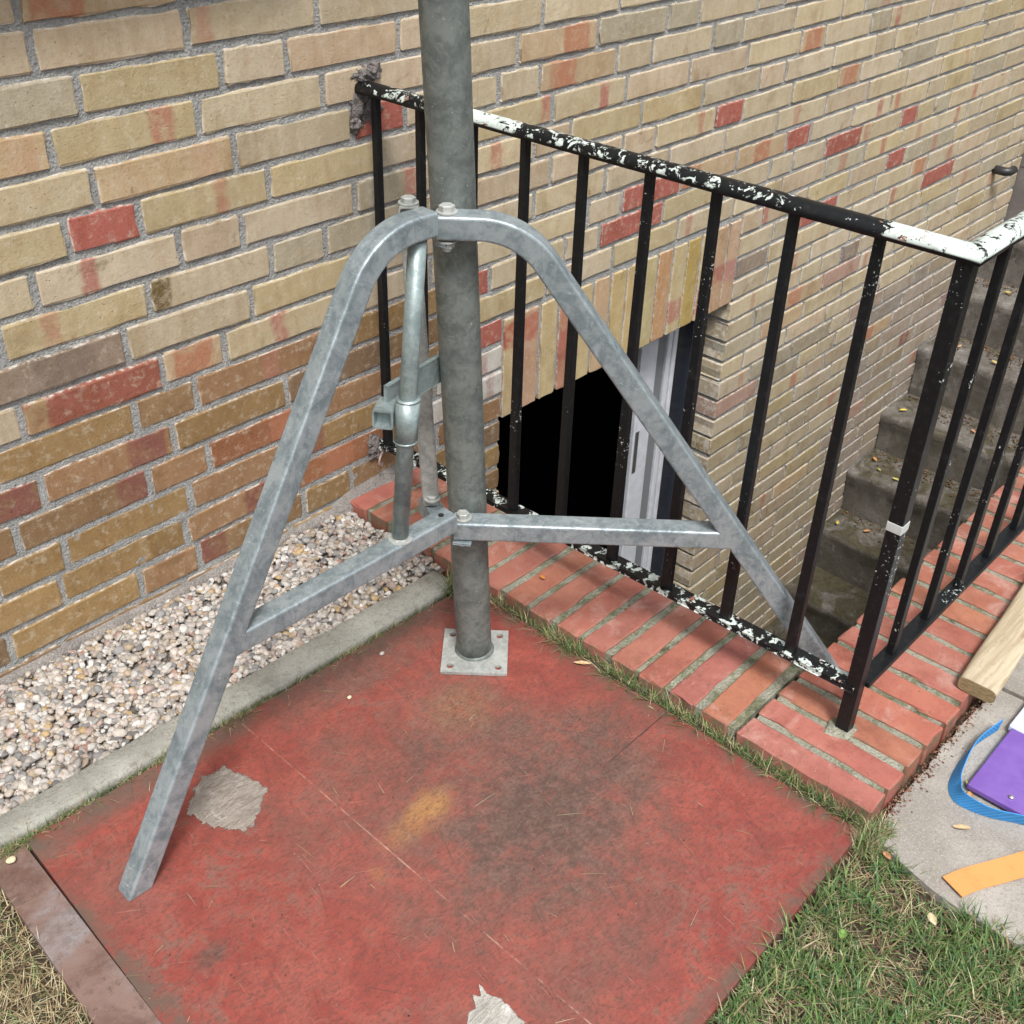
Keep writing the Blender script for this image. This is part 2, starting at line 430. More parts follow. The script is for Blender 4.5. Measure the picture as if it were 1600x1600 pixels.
def strip_mat():
    t = MT('brown_weathered_board', 0.65, spec=0.35)
    a, g, b = t.noise(9, 6, 0.7, dist=0.6), t.noise(70, 6, 0.78), t.noise(5, 5, 0.65, vec=t.map(t.pos, loc=(4, 4, 4)))
    c = t.mix(t.ramp(a, 0.38, 0.62), (0.125, 0.070, 0.055), (0.20, 0.130, 0.108))
    c = t.mix(t.ramp(b, 0.50, 0.66, 0, 0.75), c, t.mix(t.ramp(g, 0.4, 0.6), (0.17, 0.155, 0.155), (0.30, 0.285, 0.29)))
    c = t.mix(t.ramp(g, 0.52, 0.66, 0, 0.6), c, (0.075, 0.048, 0.038))
    c = t.mix(t.ramp(t.noise(160, 4, 0.8), 0.62, 0.70, 0, 0.7), c, (0.30, 0.20, 0.165))
    return t.done(c, t.bump(g, 0.6, 0.0015))
M_STRIP = strip_mat()
def kerb_mat():
    t = MT('kerb_concrete', 0.92, spec=0.2)
    a, b, g = t.noise(9, 6, 0.7), t.noise(190, 5, 0.78), t.noise(45, 6, 0.75)
    c = t.mix(t.ramp(a, 0.35, 0.66), (0.32, 0.315, 0.275), (0.44, 0.435, 0.385))
    c = t.mix(t.ramp(b, 0.50, 0.68, 0, 0.7), c, (0.19, 0.18, 0.15))
    c = t.mix(t.ramp(g, 0.54, 0.68, 0, 0.6), c, (0.20, 0.19, 0.145))
    c = t.mix(t.ramp(t.noise(330, 3, 0.7), 0.60, 0.68, 0, 0.8), c, (0.56, 0.55, 0.50))
    z = t.sep(t.pos)[2]
    m = t.math('ADD', z, t.math('MULTIPLY', t.math('SUBTRACT', t.noise(40, 6, 0.75), 0.5), 0.03))
    c = t.mix(t.ramp(m, 0.000, 0.013, 0.9, 0), c, (0.085, 0.095, 0.045))
    return t.done(c, t.bump(t.math('ADD', t.math('MULTIPLY', g, 0.7), b), 1.0, 0.004))
M_KERB = kerb_mat()
M_SLAB = rough_mat('slab_concrete', (0.29, 0.265, 0.235), (0.43, 0.40, 0.36), (0.20, 0.175, 0.155), 6, 190, 0.9, 0.003, speck=(0.50, 0.47, 0.42))
def step_mat():
    t = MT('damp_step_concrete', 0.85, spec=0.3)
    a, g, b = t.noise(5, 7, 0.7, dist=0.4), t.noise(38, 7, 0.78, dist=0.5), t.noise(170, 5, 0.8)
    c = t.mix(t.ramp(a, 0.36, 0.66), (0.145, 0.130, 0.112), (0.245, 0.228, 0.205))
    c = t.mix(t.ramp(g, 0.48, 0.66, 0, 0.75), c, (0.085, 0.075, 0.058))
    c = t.mix(t.ramp(t.noise(16, 7, 0.75, vec=t.map(t.pos, loc=(3, 5, 8))), 0.54, 0.66, 0, 0.7), c, (0.33, 0.315, 0.29))
    # wet silt and moss settle on the level treads, thickest lower down the flight
    nz_, z = t.sep(t.nor)[2], t.sep(t.pos)[2]
    k = t.math('ADD', t.ramp(z, -1.7, -0.3, 0.16, 0.0), t.noise(7, 7, 0.72, vec=t.map(t.pos, loc=(8, 8, 1)), dist=0.8))
    moss = t.math('MULTIPLY', t.ramp(k, 0.50, 0.64), t.ramp(nz_, 0.2, 0.8, 0.35, 0.9))
    c = t.mix(moss, c, t.mix(t.ramp(g, 0.4, 0.6), (0.060, 0.050, 0.026), (0.105, 0.092, 0.048)))
    c = t.mix(t.ramp(b, 0.58, 0.68, 0, 0.6), c, (0.05, 0.045, 0.035))
    return t.done(c, t.bump(t.math('ADD', t.math('MULTIPLY', g, 0.8), b), 1.0, 0.007), t.ramp(moss, 0, 1, 0.9, 0.6))
M_STEP = step_mat()
M_RISER = M_STEP
M_SOIL = rough_mat('dry_soil', (0.085, 0.062, 0.042), (0.15, 0.115, 0.075), (0.05, 0.036, 0.026), 20, 160, 1.0, 0.01)
M_BED = rough_mat('gravel_grit', (0.24, 0.21, 0.18), (0.36, 0.32, 0.28), (0.14, 0.12, 0.10), 60, 240, 1.0, 0.01)
M_WALLC = rough_mat('grey_wall_render', (0.16, 0.145, 0.135), (0.23, 0.21, 0.20), (0.11, 0.10, 0.09), 6, 120)
M_STONE = attr_mat('pebble', 0.72, 0.3, 1, 160)
M_GRASS = attr_mat('grass_blade', 0.6, 0.25, 0, 60)
M_LEAF = attr_mat('dry_leaf', 0.65, 0.35, 0, 180)
M_WOOD = None

# ------------------------------------------------------------------ mesh helpers
def link(name, me, mat=None, parent=None, smooth=False, loc=None):
    o = bpy.data.objects.new(name, me)
    C.objects.link(o)
    if mat is not None and not me.materials:
        me.materials.append(mat)
    if parent is not None:
        o.parent = parent
    if loc is not None:
        o.location = loc
    if smooth:
        me.polygons.foreach_set('use_smooth', [True] * len(me.polygons))
    return o

def obj(name, bm, mat, parent=None, smooth=False, loc=None):
    me = bpy.data.meshes.new(name)
    bmesh.ops.recalc_face_normals(bm, faces=bm.faces)
    bm.to_mesh(me)
    bm.free()
    return link(name, me, mat, parent, smooth, loc)

def pyd(name, vs, fs, mat, parent=None, smooth=False):
    me = bpy.data.meshes.new(name)
    me.from_pydata([tuple(v) for v in vs], [], fs)
    me.update()
    return link(name, me, mat, parent, smooth)

def empty(name, label, cat, loc=(0, 0, 0), group=None):
    o = bpy.data.objects.new(name, None)
    o.empty_display_size = 0.05
    C.objects.link(o)
    o.location = loc
    o['label'] = label
    o['category'] = cat
    if group:
        o['group'] = group
    return o

def reparent(root):
    """children were built in world coordinates: keep them there"""
    bpy.context.view_layer.update()
    inv = Matrix.Translation(-Vector(root.location))
    for ch in root.children:
        ch.matrix_parent_inverse = inv

def tag(o, label, cat, group=None):
    o['label'] = label
    o['category'] = cat
    if group:
        o['group'] = group
    return o

def box(bm, x0, x1, y0, y1, z0, z1, bev=0.0, seg=2):
    r = bmesh.ops.create_cube(bm, size=1.0)
    vs = r['verts']
    for v in vs:
        v.co = Vector(((x0 + x1) / 2 + v.co.x * (x1 - x0), (y0 + y1) / 2 + v.co.y * (y1 - y0), (z0 + z1) / 2 + v.co.z * (z1 - z0)))
    if bev:
        es = {e for v in vs for e in v.link_edges}
        bmesh.ops.bevel(bm, geom=list(es), offset=bev, segments=seg, profile=0.5, affect='EDGES')

def obox(bm, a, b, side, w, h, bev=0.002):
    """box from point a to point b, width w along side, height h"""
    a, b = Vector(a), Vector(b)
    d = (b - a).normalized()
    s = Vector(side)
    s = (s - s.dot(d) * d).normalized()
    u = d.cross(s)
    r = bmesh.ops.create_cube(bm, size=1.0)
    L = (b - a).length
    for v in r['verts']:
        v.co = (a + b) / 2 + d * v.co.x * L + s * v.co.y * w + u * v.co.z * h
    if bev:
        es = {e for v in r['verts'] for e in v.link_edges}
        bmesh.ops.bevel(bm, geom=list(es), offset=bev, segments=2, profile=0.5, affect='EDGES')

def tube(bm, pts, rad, n=20, cap=True, jit=0.0):
    pts = [Vector(p) for p in pts]
    rings = []
    up = Vector((0.13, 0.97, 0.2))
    for i, p in enumerate(pts):
        d = (pts[min(i + 1, len(pts) - 1)] - pts[max(i - 1, 0)]).normalized()
        s = (up - up.dot(d) * d).normalized()
        t = d.cross(s)
        r = rad[i] if hasattr(rad, '__len__') else rad
        rings.append([bm.verts.new(p + (s * math.cos(2 * math.pi * k / n) + t * math.sin(2 * math.pi * k / n)) * (r + random.uniform(-jit, jit))) for k in range(n)])
    for a, b in zip(rings, rings[1:]):
        for k in range(n):
            bm.faces.new((a[k], a[(k + 1) % n], b[(k + 1) % n], b[k]))
    if cap:
        bm.faces.new(rings[0])
        bm.faces.new(rings[-1])
    return rings

def sq_profile(w, r=0.004, n=3):
    out = []
    h = w / 2 - r
    for (cx, cy, a0) in [(h, h, 0), (-h, h, 90), (-h, -h, 180), (h, -h, 270)]:
        for k in range(n + 1):
            a = math.radians(a0 + 90 * k / n)
            out.append((cx + r * math.cos(a), cy + r * math.sin(a)))
    return out

def sweep(bm, pts, nrm, w, wall=0.003, cut_z=None, open_ends=True):
    """square hollow section swept along pts that lie in the plane with normal nrm"""
    pts = [Vector(p) for p in pts]
    nrm = Vector(nrm).normalized()
    outer, inner = sq_profile(w), sq_profile(w - 2 * wall, 0.002)
    ro, ri = [], []
    for i, p in enumerate(pts):
        if i == 0:
            d = pts[1] - p
        elif i == len(pts) - 1:
            d = p - pts[i - 1]
        else:
            d = (p - pts[i - 1]).normalized() + (pts[i + 1] - p).normalized()
        d.normalize()
        u = nrm.cross(d).normalized()
        def place(prof):
            row = []
            for a, b in prof:
                q = p + nrm * a + u * b
                if cut_z is not None and i == len(pts) - 1:
                    q = q + d * ((cut_z - q.z) / d.z)
                row.append(bm.verts.new(q))
            return row
        ro.append(place(outer))
        if i in (0, len(pts) - 1):
            ri.append(place(inner))
    n = len(outer)
    for a, b in zip(ro, ro[1:]):
        for k in range(n):
            bm.faces.new((a[k], a[(k + 1) % n], b[(k + 1) % n], b[k]))
    for a, b in ((ro[0], ri[0]), (ro[-1], ri[-1])):
        for k in range(n):
            bm.faces.new((a[k], a[(k + 1) % n], b[(k + 1) % n], b[k]))
    # closed a little way inside, so the open end reads as a hollow section
    for row, di in ((ri[0], (pts[1] - pts[0]).normalized()), (ri[-1], (pts[-2] - pts[-1]).normalized())):
        deep = [bm.verts.new(v.co + di * 0.025) for v in row]
        for k in range(n):
            bm.faces.new((row[k], row[(k + 1) % n], deep[(k + 1) % n], deep[k]))
        bm.faces.new(deep)

def color_attr(me, name, cols, dom='POINT'):
    a = me.color_attributes.new(name, 'FLOAT_COLOR', dom)
    a.data.foreach_set('color', np.asarray(cols, dtype=np.float32).ravel())

# ------------------------------------------------------------------ bricks
def brick_geo(L, H, D, nx=6, nz=3, jit=0.0012, rim=0.0030, chip=0.0, proud=0.0):
    """front face in the x/z plane facing -y, body to +y. returns verts, faces, edge weights, uvs"""
    xs = [0, rim] + [rim + (L - 2 * rim) * k / (nx - 2) for k in range(1, nx - 2)] + [L - rim, L]
    zs = [0, rim] + [rim + (H - 2 * rim) * k / (nz - 2) for k in range(1, nz - 2)] + [H - rim, H]
    V, E, U, F = [], [], [], []
    sk = [random.uniform(-0.0015, 0.0015) for _ in range(4)]
    for j, z in enumerate(zs):
        for i, x in enumerate(xs):
            ex = i in (0, len(xs) - 1)
            ez = j in (0, len(zs) - 1)
            border = ex or ez
            dx = random.uniform(-jit, jit) if border else 0
            dz = random.uniform(-jit, jit) if border else 0
            y = 0.0012 + random.uniform(0, 0.0014) if border else random.uniform(-0.0004, 0.0004)
            if ex and ez:
                y += 0.0015
                dx += 0.0015 * (1 if i == 0 else -1)
                dz += 0.0015 * (1 if j == 0 else -1)
            if border and random.random() < chip:
                y += random.uniform(0.002, 0.007)
                if ex:
                    dx += random.uniform(0, 0.004) * (1 if i == 0 else -1)
                if ez:
                    dz += random.uniform(0, 0.003) * (1 if j == 0 else -1)
            tz = sk[0] * (1 - x / L) + sk[1] * x / L
            V.append((x + dx, y - proud, z + dz + tz))
            E.append(0.0 if border else 1.0)
            U.append((x, z))
    w = len(xs)
    for j in range(len(zs) - 1):
        for i in range(w - 1):
            a = j * w + i
            F.append((a, a + 1, a + w + 1, a + w))
    loop = [i for i in range(w)] + [j * w + w - 1 for j in range(1, len(zs))] + [(len(zs) - 1) * w + i for i in range(w - 2, -1, -1)] + [j * w for j in range(len(zs) - 2, 0, -1)]
    base = len(V)
    for q in loop:
        x, y, z = V[q]
        V.append((x, D, z))
        E.append(0.5)
        U.append(U[q])
    n = len(loop)
    for k in range(n):
        F.append((loop[k], base + k, base + (k + 1) % n, loop[(k + 1) % n]))
    F.append(tuple(base + k for k in range(n)))
    return np.array(V), F, E, U

def brick_mesh(name, parts):
    """parts: list of (verts, faces, edge, uv, tint, band, bpar)"""
    V, F, E, U, T, B, P = [], [], [], [], [], [], []
    o = 0
    for v, f, e, u, t, b, p in parts:
        V.append(v)
        F += [tuple(i + o for i in q) for q in f]
        E += e
        U += u
        T += [(*t, 1)] * len(v)
        B += [(*b, 1)] * len(v)
        P += [p] * len(v)
        o += len(v)
    V = np.concatenate(V)
    me = bpy.data.meshes.new(name)
    me.from_pydata(V.tolist(), [], F)
    me.update()
    uvl = me.uv_layers.new(name='UVMap')
    li = np.empty(len(me.loops), dtype=np.int32)
    me.loops.foreach_get('vertex_index', li)
    uvl.data.foreach_set('uv', np.array(U, dtype=np.float32)[li].ravel())
    color_attr(me, 'tint', T)
    color_attr(me, 'band', B)
    a = me.attributes.new('bpar', 'FLOAT_VECTOR', 'POINT')
    a.data.foreach_set('vector', np.array(P, dtype=np.float32).ravel())
    a = me.attributes.new('edge', 'FLOAT', 'POINT')
    a.data.foreach_set('value', np.array(E, dtype=np.float32))
    return me

JOINTS = {1: [-0.554, -0.315], 2: [-0.499, -0.262, -0.139, 0.101, 0.477, 0.718], 3: [-0.554, -0.312, -0.069, 0.408, 0.652, 0.894, 1.016, 1.26],
 4: [-0.501, -0.255, -0.010, 0.358, 0.477, 0.723, 0.848, 1.084, 1.205, 1.446, 1.688], 5: [-0.557, -0.437, -0.195, 0.52, 0.765, 1.003, 1.247, 1.494, 1.619, 1.87, 1.988, 2.244, 2.478],
 6: [-0.621, -0.376, -0.256, -0.013, 0.466, 0.583, 0.829, 1.071, 1.316, 1.438, 1.682, 1.925, 2.044, 2.179, 2.431, 2.663, 2.878],
 7: [-0.688, -0.443, -0.204, -0.085, 0.522, 0.891, 1.133, 1.256, 1.492, 1.737, 1.864, 2.102, 2.347, 2.457, 2.708, 2.943],
 8: [-0.735, -0.496, -0.255, 0.473, 0.713, 1.191, 1.435, 1.691, 1.933, 2.175, 2.415, 2.648], 9: [-0.685, -0.440, -0.317, 0.78, 1.013, 1.261, 1.504, 1.629, 1.866, 2.098, 2.351, 2.472, 2.698],
 10: [-0.745, -0.502, -0.385, -0.102, 0.341, 0.584, 0.707, 0.951, 1.557, 1.732, 1.944, 2.201, 2.31, 2.43, 2.546, 2.794], 11: [-0.68, -0.44, 0.762, 1.024, 1.277, 1.993, 2.238, 2.715],
 12: [-0.736, -0.499, 2.162, 2.651, 2.994], 13: [-0.667, -0.426, 1.508], 15: [1.517], 16: [1.722], 17: [1.48, 1.873], 18: [1.532, 1.776], 19: [1.695],
 20: [1.505, 1.749, 1.995], 21: [1.806, 1.929], 22: [1.512, 1.88], 23: [1.823], 24: [1.755, 1.995], 25: [1.819, 1.938]}
MARKS = [(-0.504, 0.702, 'R'), (-0.409, 0.766, 'B'), (-0.312, 0.765, 'o'), (-0.596, 0.823, 'o'), (-0.535, 0.634, 'B'), (-0.421, 0.583, 'D'), (-0.38, 0.435, 'O'), (-0.205, 0.443, 'B'),
 (-0.228, 0.369, 'B'), (-0.573, 0.447, 'r'), (-0.602, 0.513, 'd'), (-0.492, 0.32, 'm'), (-0.523, 0.25, 'm'), (-0.725, 0.313, 'm'), (-0.206, 0.234, 'O'), (0.067, 0.739, 'R'), (0.118, 0.643, 'B'),
 (1.198, 0.573, 'R'), (1.569, 0.432, 'R'), (1.379, 0.439, 'O'), (1.556, 0.699, 'O'), (1.803, 0.572, 'O'), (2.031, 0.702, 'B'), (2.25, 0.381, 'R'), (1.874, 0.381, 'R'), (2.739, 0.381, 'B'),
 (2.241, 0.253, 'R'), (2.42, 0.185, 'O'), (2.588, 0.121, 'R'), (2.106, 0.323, 'B'), (2.636, 0.314, 'B'), (2.498, 0.254, 'B'), (2.029, 0.433, 'B'), (0.582, 0.814, 'O'), (0.687, 0.705, 'B'),
 (0.501, 0.698, 'B'), (0.547, 0.747, 'O'), (0.773, 0.377, 'R'), (0.913, 0.361, 'R'), (0.966, 0.428, 'R'), (1.054, 0.429, 'O'), (1.451, 0.238, 'B'), (0.329, 0.373, 'R'), (0.353, 0.225, 'R'),
 (0.345, 0.134, 'W'), (0.323, 0.181, 'W'), (1.551, -0.115, 'o'), (2.305, -0.392, 'O'), (2.646, -0.509, 'm'), (1.872, -0.806, 'o'), (1.718, 0.163, 'R'), (2.26, 0.128, 'B'), (-0.28, 0.103, 'm'),
 (-0.404, 0.047, 'm'), (-0.091, 0.106, 'O'), (1.343, 0.155, 'g'), (1.975, 0.023, 'g'), (-0.508, 1.005, 'O'), (1.483, -0.327, 'p'), (2.321, -0.724, 'p'), (1.704, -0.077, 'O'), (1.904, -0.093, 'p')]
Z0, HC, MODL = 0.98936, 0.063937, 0.1215
JT = 0.0115                                           # joint width
OX0, OX1, OZT = 0.383, 1.335, 0.0303                   # basement opening

def fill_joints(a, b):
    n = max(1, round((b - a) / MODL))
    out, left = [], n
    while left > 0:
        s = 2 if (left >= 2 and (n <= 3 or random.random() < 0.80)) else 1
        out.append(s)
        left -= s
    random.shuffle(out)
    x, r = a, []
    for s in out[:-1]:
        x += s * (b - a) / n
        r.append(x)
    return r

def course_joints(k, x0, x1):
    js = list(JOINTS.get(k, []))
    if not js:
        js = [x0 + random.uniform(0.02, 0.24)]
        js = [x0 - 0.3 + (k * 0.0607 * (1 + (k % 3))) % 0.243]
    full = [js[0]]
    for a, b in zip(js, js[1:]):
        full += fill_joints(a, b) + [b]
    while full[-1] < x1:
        full.append(full[-1] + MODL * (2 if random.random() < 0.72 else 1))
    while full[0] > x0:
        full.insert(0, full[0] - MODL * (2 if random.random() < 0.72 else 1))
    if k >= 12:
        full = [q for q in full if not (OX1 - 0.01 < q < OX1 + 0.075 or OX0 - 0.075 < q < OX0 + 0.01)]
    return full

def pick_tint(x, z):
    """fired colours of the individual bricks: a yellow clay with red and brown firings"""
    low = z < 0.44 and x < 0.33
    r = random.random()
    band, bp = (0.30, 0.09, 0.06), (-1.0, 0.0, 0.0)
    if low:
        base = random.choice([(0.255, 0.165, 0.075), (0.29, 0.19, 0.085), (0.23, 0.145, 0.075), (0.205, 0.135, 0.08), (0.27, 0.16, 0.085)])
        if r < 0.14:
            bp, band = (random.uniform(0.02, 0.2), random.uniform(0.015, 0.04), 0.8), (0.20, 0.075, 0.055)
    else:
        base = random.choice([(0.43, 0.362, 0.250), (0.47, 0.400, 0.275), (0.42, 0.355, 0.250), (0.455, 0.385, 0.280), (0.44, 0.355, 0.250), (0.375, 0.330, 0.240), (0.42, 0.345, 0.205), (0.455, 0.380, 0.250)])
        if r < 0.10:
            bp = (random.uniform(0.02, 0.2), random.uniform(0.008, 0.02), random.uniform(0.5, 0.9))
            band = (0.36, 0.15, 0.10)
        elif r < 0.115:
            base = (0.43, 0.325, 0.22)
        elif r < 0.13:
            base = (0.36, 0.25, 0.20)
    k = random.uniform(0.90, 1.07)
    if z < -0.25 and x > 1.3:                          # damp grey bricks beside the stairs
        base = tuple(b * 0.86 for b in base)
        if x > 2.2:
            base = (base[0] * 0.82, base[1] * 0.82, base[2] * 0.95)
    return tuple(b * k for b in base), band, bp

def mark_tint(t, u, tb, low=False):
    base, band, bp = tb
    s = random.uniform(0.92, 1.08)
    if t == 'R':
        return (0.335 * s, 0.105 * s, 0.08 * s), band, (-1, 0, 0)
    if t == 'O':
        return (0.42 * s, 0.315 * s, 0.20 * s) if not low else (0.27 * s, 0.12 * s, 0.06 * s), (0.36, 0.15, 0.085), (u, 0.038, 0.85)
    if t == 'o':
        return (0.43 * s, 0.325 * s, 0.20 * s), band, (u, 0.02, 0.2)
    if t == 'p':
        return (0.38 * s, 0.25 * s, 0.20 * s), band, (-1, 0, 0)
    if t == 'B':
        return base, (0.345, 0.14, 0.105), (u, 0.014, 0.9)
    if t == 'm':
        return base, (0.19, 0.07, 0.058), (u, 0.035, 0.9)
    if t == 'D':
        return base, (0.11, 0.075, 0.025), (u, 0.017, 1.0)
    if t == 'd':
        return (0.25, 0.195, 0.15), (0.16, 0.12, 0.09), (u, 0.05, 0.7)
    if t == 'r':
        return (0.27, 0.095, 0.065), (0.30, 0.21, 0.11), (0.015, 0.02, 0.9)
    if t == 'g':
        return (0.25, 0.20, 0.155), (0.18, 0.15, 0.13), (u, 0.02, 0.8)
    if t == 'W':
        return (0.50, 0.49, 0.46), (0.30, 0.10, 0.07), (u, 0.012, 0.5)

def in_frustum(p):
    q = Vector(p) - Vector(M.translation)
    d = q.dot(FW)
    if d < 0.1:
        return None
    x, y = q.dot(RT) / d, q.dot(DN) / d
    if abs(x) > 0.47 or abs(y) > 0.47:
        return None
    return 1765.0 / d

bricks = []
for k in range(-22, 42):
    zt, zb = Z0 - (k - 1) * HC, Z0 - k * HC
    zm = (zt + zb) / 2
    x0, x1 = -1.6, 3.40
    js = course_joints(k, x0, x1)
    lint = 12 <= k <= 15
    open_ = k >= 16
    for a, b in zip(js, js[1:]):
        segs = [(a, b)]
        if lint or open_:
            lo, hi = OX0, OX1
            if b <= lo or a >= hi:
                pass
            elif a < lo and b > hi:
                segs = [(a, lo + JT / 2), (hi - JT / 2, b)]
            elif a < lo:
                segs = [(a, lo + JT / 2)]
            elif b > hi:
                segs = [(hi - JT / 2, b)]
            else:
                segs = []
        for (p, q) in segs:
            q = min(q, x1)
            if q - p < 0.035:
                continue
            if zm < -0.05 and q < OX0 - 0.3:
                continue                                # below the garden ground
            cx = (p + q) / 2
            tb = pick_tint(cx, zm)
            for mx, mz, mt in MARKS:
                if p < mx < q and zb < mz < zt:
                    tb = mark_tint(mt, mx - p - JT / 2, tb, zm < 0.44 and cx < 0.33)
            L, H = q - p - JT, HC - 0.0105
            s = in_frustum((cx, 0, zm))
            area = 0
            if s:
                vx = (Vector((cx, 0, zm)) - M.translation).normalized()
                area = s * s * L * H * abs(vx.y)
                if zm < -0.35 and cx < 1.3:
                    area = 0
            bricks.append((area, p + JT / 2, zb + 0.00525, L, H, tb))
wall = empty('house_wall', 'yellow and red brick house wall with grey mortar joints and a vertical brick lintel over the dark opening', 'brick wall', (0, 0, 0))
order = sorted(range(len(bricks)), key=lambda i: -bricks[i][0])
single = set(order[:296])
rest = []
for i, (area, x, z, L, H, tb) in enumerate(bricks):
    near = i in single
    v, f, e, u = brick_geo(L, H, 0.07, 8 if near else 5, 4 if near else 4, jit=0.0019, chip=0.17 if near else 0.07,
                           proud=random.uniform(-0.0012, 0.0025))
    v[:, 0] += x
    v[:, 2] += z
    if near:
        link('brick', brick_mesh('brick', [(v, f, e, u, *tb)]), M_BRICK, wall)
    elif z > 1.6 and False:
        pass
    else:
        rest.append((v, f, e, u, *tb))
ro = link('distant_bricks', brick_mesh('distant_bricks', rest), M_BRICK, wall)
ro['kind'] = 'stuff'
# soldier course over the opening
ns = 15
sw = (OX1 - OX0) / ns
SC = [(.44, .34, .20), (.42, .27, .18), (.45, .36, .20), (.40, .20, .13), (.44, .35, .19), (.43, .30, .18), (.44, .34, .17), (.45, .34, .17),
      (.42, .36, .20), (.42, .25, .13), (.43, .35, .20), (.37, .27, .09), (.45, .36, .20), (.40, .27, .17), (.43, .30, .20)]
SB = {0: (.34, .09, .06), 3: (.33, .11, .08), 10: (.34, .13, .11), 12: (.36, .12, .09), 13: (.30, .10, .08), 14: (.34, .16, .14), 1: (.36, .12, .08)}
for i in range(ns):
    Ls, Hs = HC * 4 - 0.013, sw - 0.009
    v, f, e, u = brick_geo(Ls, Hs, 0.07, 8, 4, jit=0.0016, chip=0.10, proud=random.uniform(0, 0.003))
    vv = np.stack([OX0 + i * sw + 0.0045 + v[:, 2], v[:, 1], OZT + v[:, 0]], axis=1)
    f = [tuple(reversed(q)) for q in f]
    bp = (random.uniform(0.03, 0.12), random.uniform(0.02, 0.04), 0.8) if i in SB else (-1, 0, 0)
    if i in (0, 1):
        bp = (0.20, 0.03, 0.9)
    link('lintel_brick', brick_mesh('lintel_brick', [(vv, f, e, u, SC[i], SB.get(i, (.3, .1, .07)), bp)]), M_BRICK, wall)
# mortar body of the wall (5 mm behind the brick faces)
bm = bmesh.new()
MY = 0.0075
XR = 3.40
box(bm, -1.6, OX0 - 0.005, MY, 0.30, -2.0, 2.3)
box(bm, OX1 + 0.005, XR, MY, 0.30, -2.0, 2.3)
box(bm, OX0 - 0.005, OX1 + 0.005, MY, 0.30, OZT + 0.006, 2.3)
obj('wall_body', bm, M_MORTAR, wall)
def mortar_sheet():
    xs = np.arange(-1.25, 3.40, 0.011)
    zs = np.arange(-1.65, 1.36, 0.011)
    V, F, idx = [], [], {}
    for j, z in enumerate(zs):
        for i, x in enumerate(xs):
            if z < OZT + 0.006 and OX0 - 0.004 < x < OX1 + 0.004:
                continue
            if z < -0.06 and x < OX0 - 0.05:
                continue
            lo = max(0.0, min(1.0, (0.50 - z) / 0.15)) * max(0.0, min(1.0, (0.4 - x) / 0.1))
            y = 0.0042 - 0.0016 * lo - 0.0012 * abs(mn.noise(Vector((x * 22, z * 22, 0)))) * (1 + lo) + 0.0016 * mn.noise(Vector((x * 70, z * 70, 3)))
            idx[i, j] = len(V)
            V.append((x, min(y, MY - 0.0004), z))
    for (i, j), a in idx.items():
        if (i + 1, j) in idx and (i + 1, j + 1) in idx and (i, j + 1) in idx:
            F.append((a, idx[i + 1, j], idx[i + 1, j + 1], idx[i, j + 1]))
    return pyd('mortar', V, F, M_MORTAR, wall, True)
mortar_sheet()
# steel lintel angle under the soldier bricks
bm = bmesh.new()
box(bm, OX0 - 0.004, OX1 + 0.004, 0.072, 0.20, OZT - 0.002, OZT + 0.005)
obj('lintel_slab', bm, M_WALLC, wall)
# unseen sill added above the picture to shade the top-left bricks
bm = bmesh.new()
box(bm, -1.5, -0.16, -0.075, 0.02, 1.105, 1.17, 0.006)
obj('shade_sill', bm, M_WALLC, wall)

# cement smears round the rail ends and the wall foot
def blob(bm, c, rx, ry, rz, seed, n=3, amp=0.35):
    r = bmesh.ops.create_icosphere(bm, subdivisions=n, radius=1.0)
    for v in r['verts']:
        k = 1 + amp * mn.noise(v.co * 1.7 + Vector((seed, 0, 0))) + amp * 0.5 * mn.noise(v.co * 4.5 + Vector((0, seed, 0)))
        v.co = Vector((c[0] + v.co.x * rx * k, c[1] + v.co.y * ry * k, c[2] + v.co.z * rz * k))
bm = bmesh.new()
for (cx, cz, a, b, sd_) in [(0.006, 0.792, 0.022, 0.030, 1.3), (0.030, 0.785, 0.022, 0.024, 2.1), (0.022, 0.843, 0.030, 0.014, 4.3), (0.042, 0.850, 0.016, 0.012, 6.0), (-0.006, 0.765, 0.013, 0.014, 8.0),
                            (0.000, 0.118, 0.017, 0.024, 7.7), (0.010, 0.098, 0.020, 0.014, 3.7)]:
    blob(bm, (cx, 0.003, cz), a, 0.010, b, sd_, 4, 0.6)
for v in bm.verts:
    q = v.co
    v.co.y -= 0.004 * mn.noise(q * 140) + 0.003 * mn.noise(q * 320)
    v.co.x += 0.003 * mn.noise(q * 180 + Vector((3, 0, 0)))
    v.co.z += 0.003 * mn.noise(q * 180 + Vector((0, 5, 0)))
obj('rail_mortar_patch', bm, mortar_mat('grey_patch_mortar', (0.25, 0.225, 0.215)), wall, True)
bm = bmesh.new()
n = 90
prev = None
for i in range(n + 1):
    x = -1.55 + (0.10 + 1.55) * i / n
    h = 0.020 + 0.007 * mn.noise(Vector((x * 9, 0, 0))) + 0.026 * max(0, min(1, (x + 0.12) / 0.04))
    dpt = 0.015 + 0.005 * mn.noise(Vector((x * 12, 5, 0))) + 0.014 * max(0, min(1, (x + 0.12) / 0.04))
    ring = [bm.verts.new((x, 0.006, -0.03)), bm.verts.new((x, -dpt, -0.03)), bm.verts.new((x, -dpt, h * 0.45)), bm.verts.new((x, -dpt * 0.35, h * 0.9)), bm.verts.new((x, 0.006, h))]
    if prev:
        for a in range(4):
            bm.faces.new((prev[a], prev[a + 1], ring[a + 1], ring[a]))
    prev = ring
obj('foot_fillet', bm, mortar_mat('pale_fillet_mortar', (0.33, 0.30, 0.275)), wall, True)

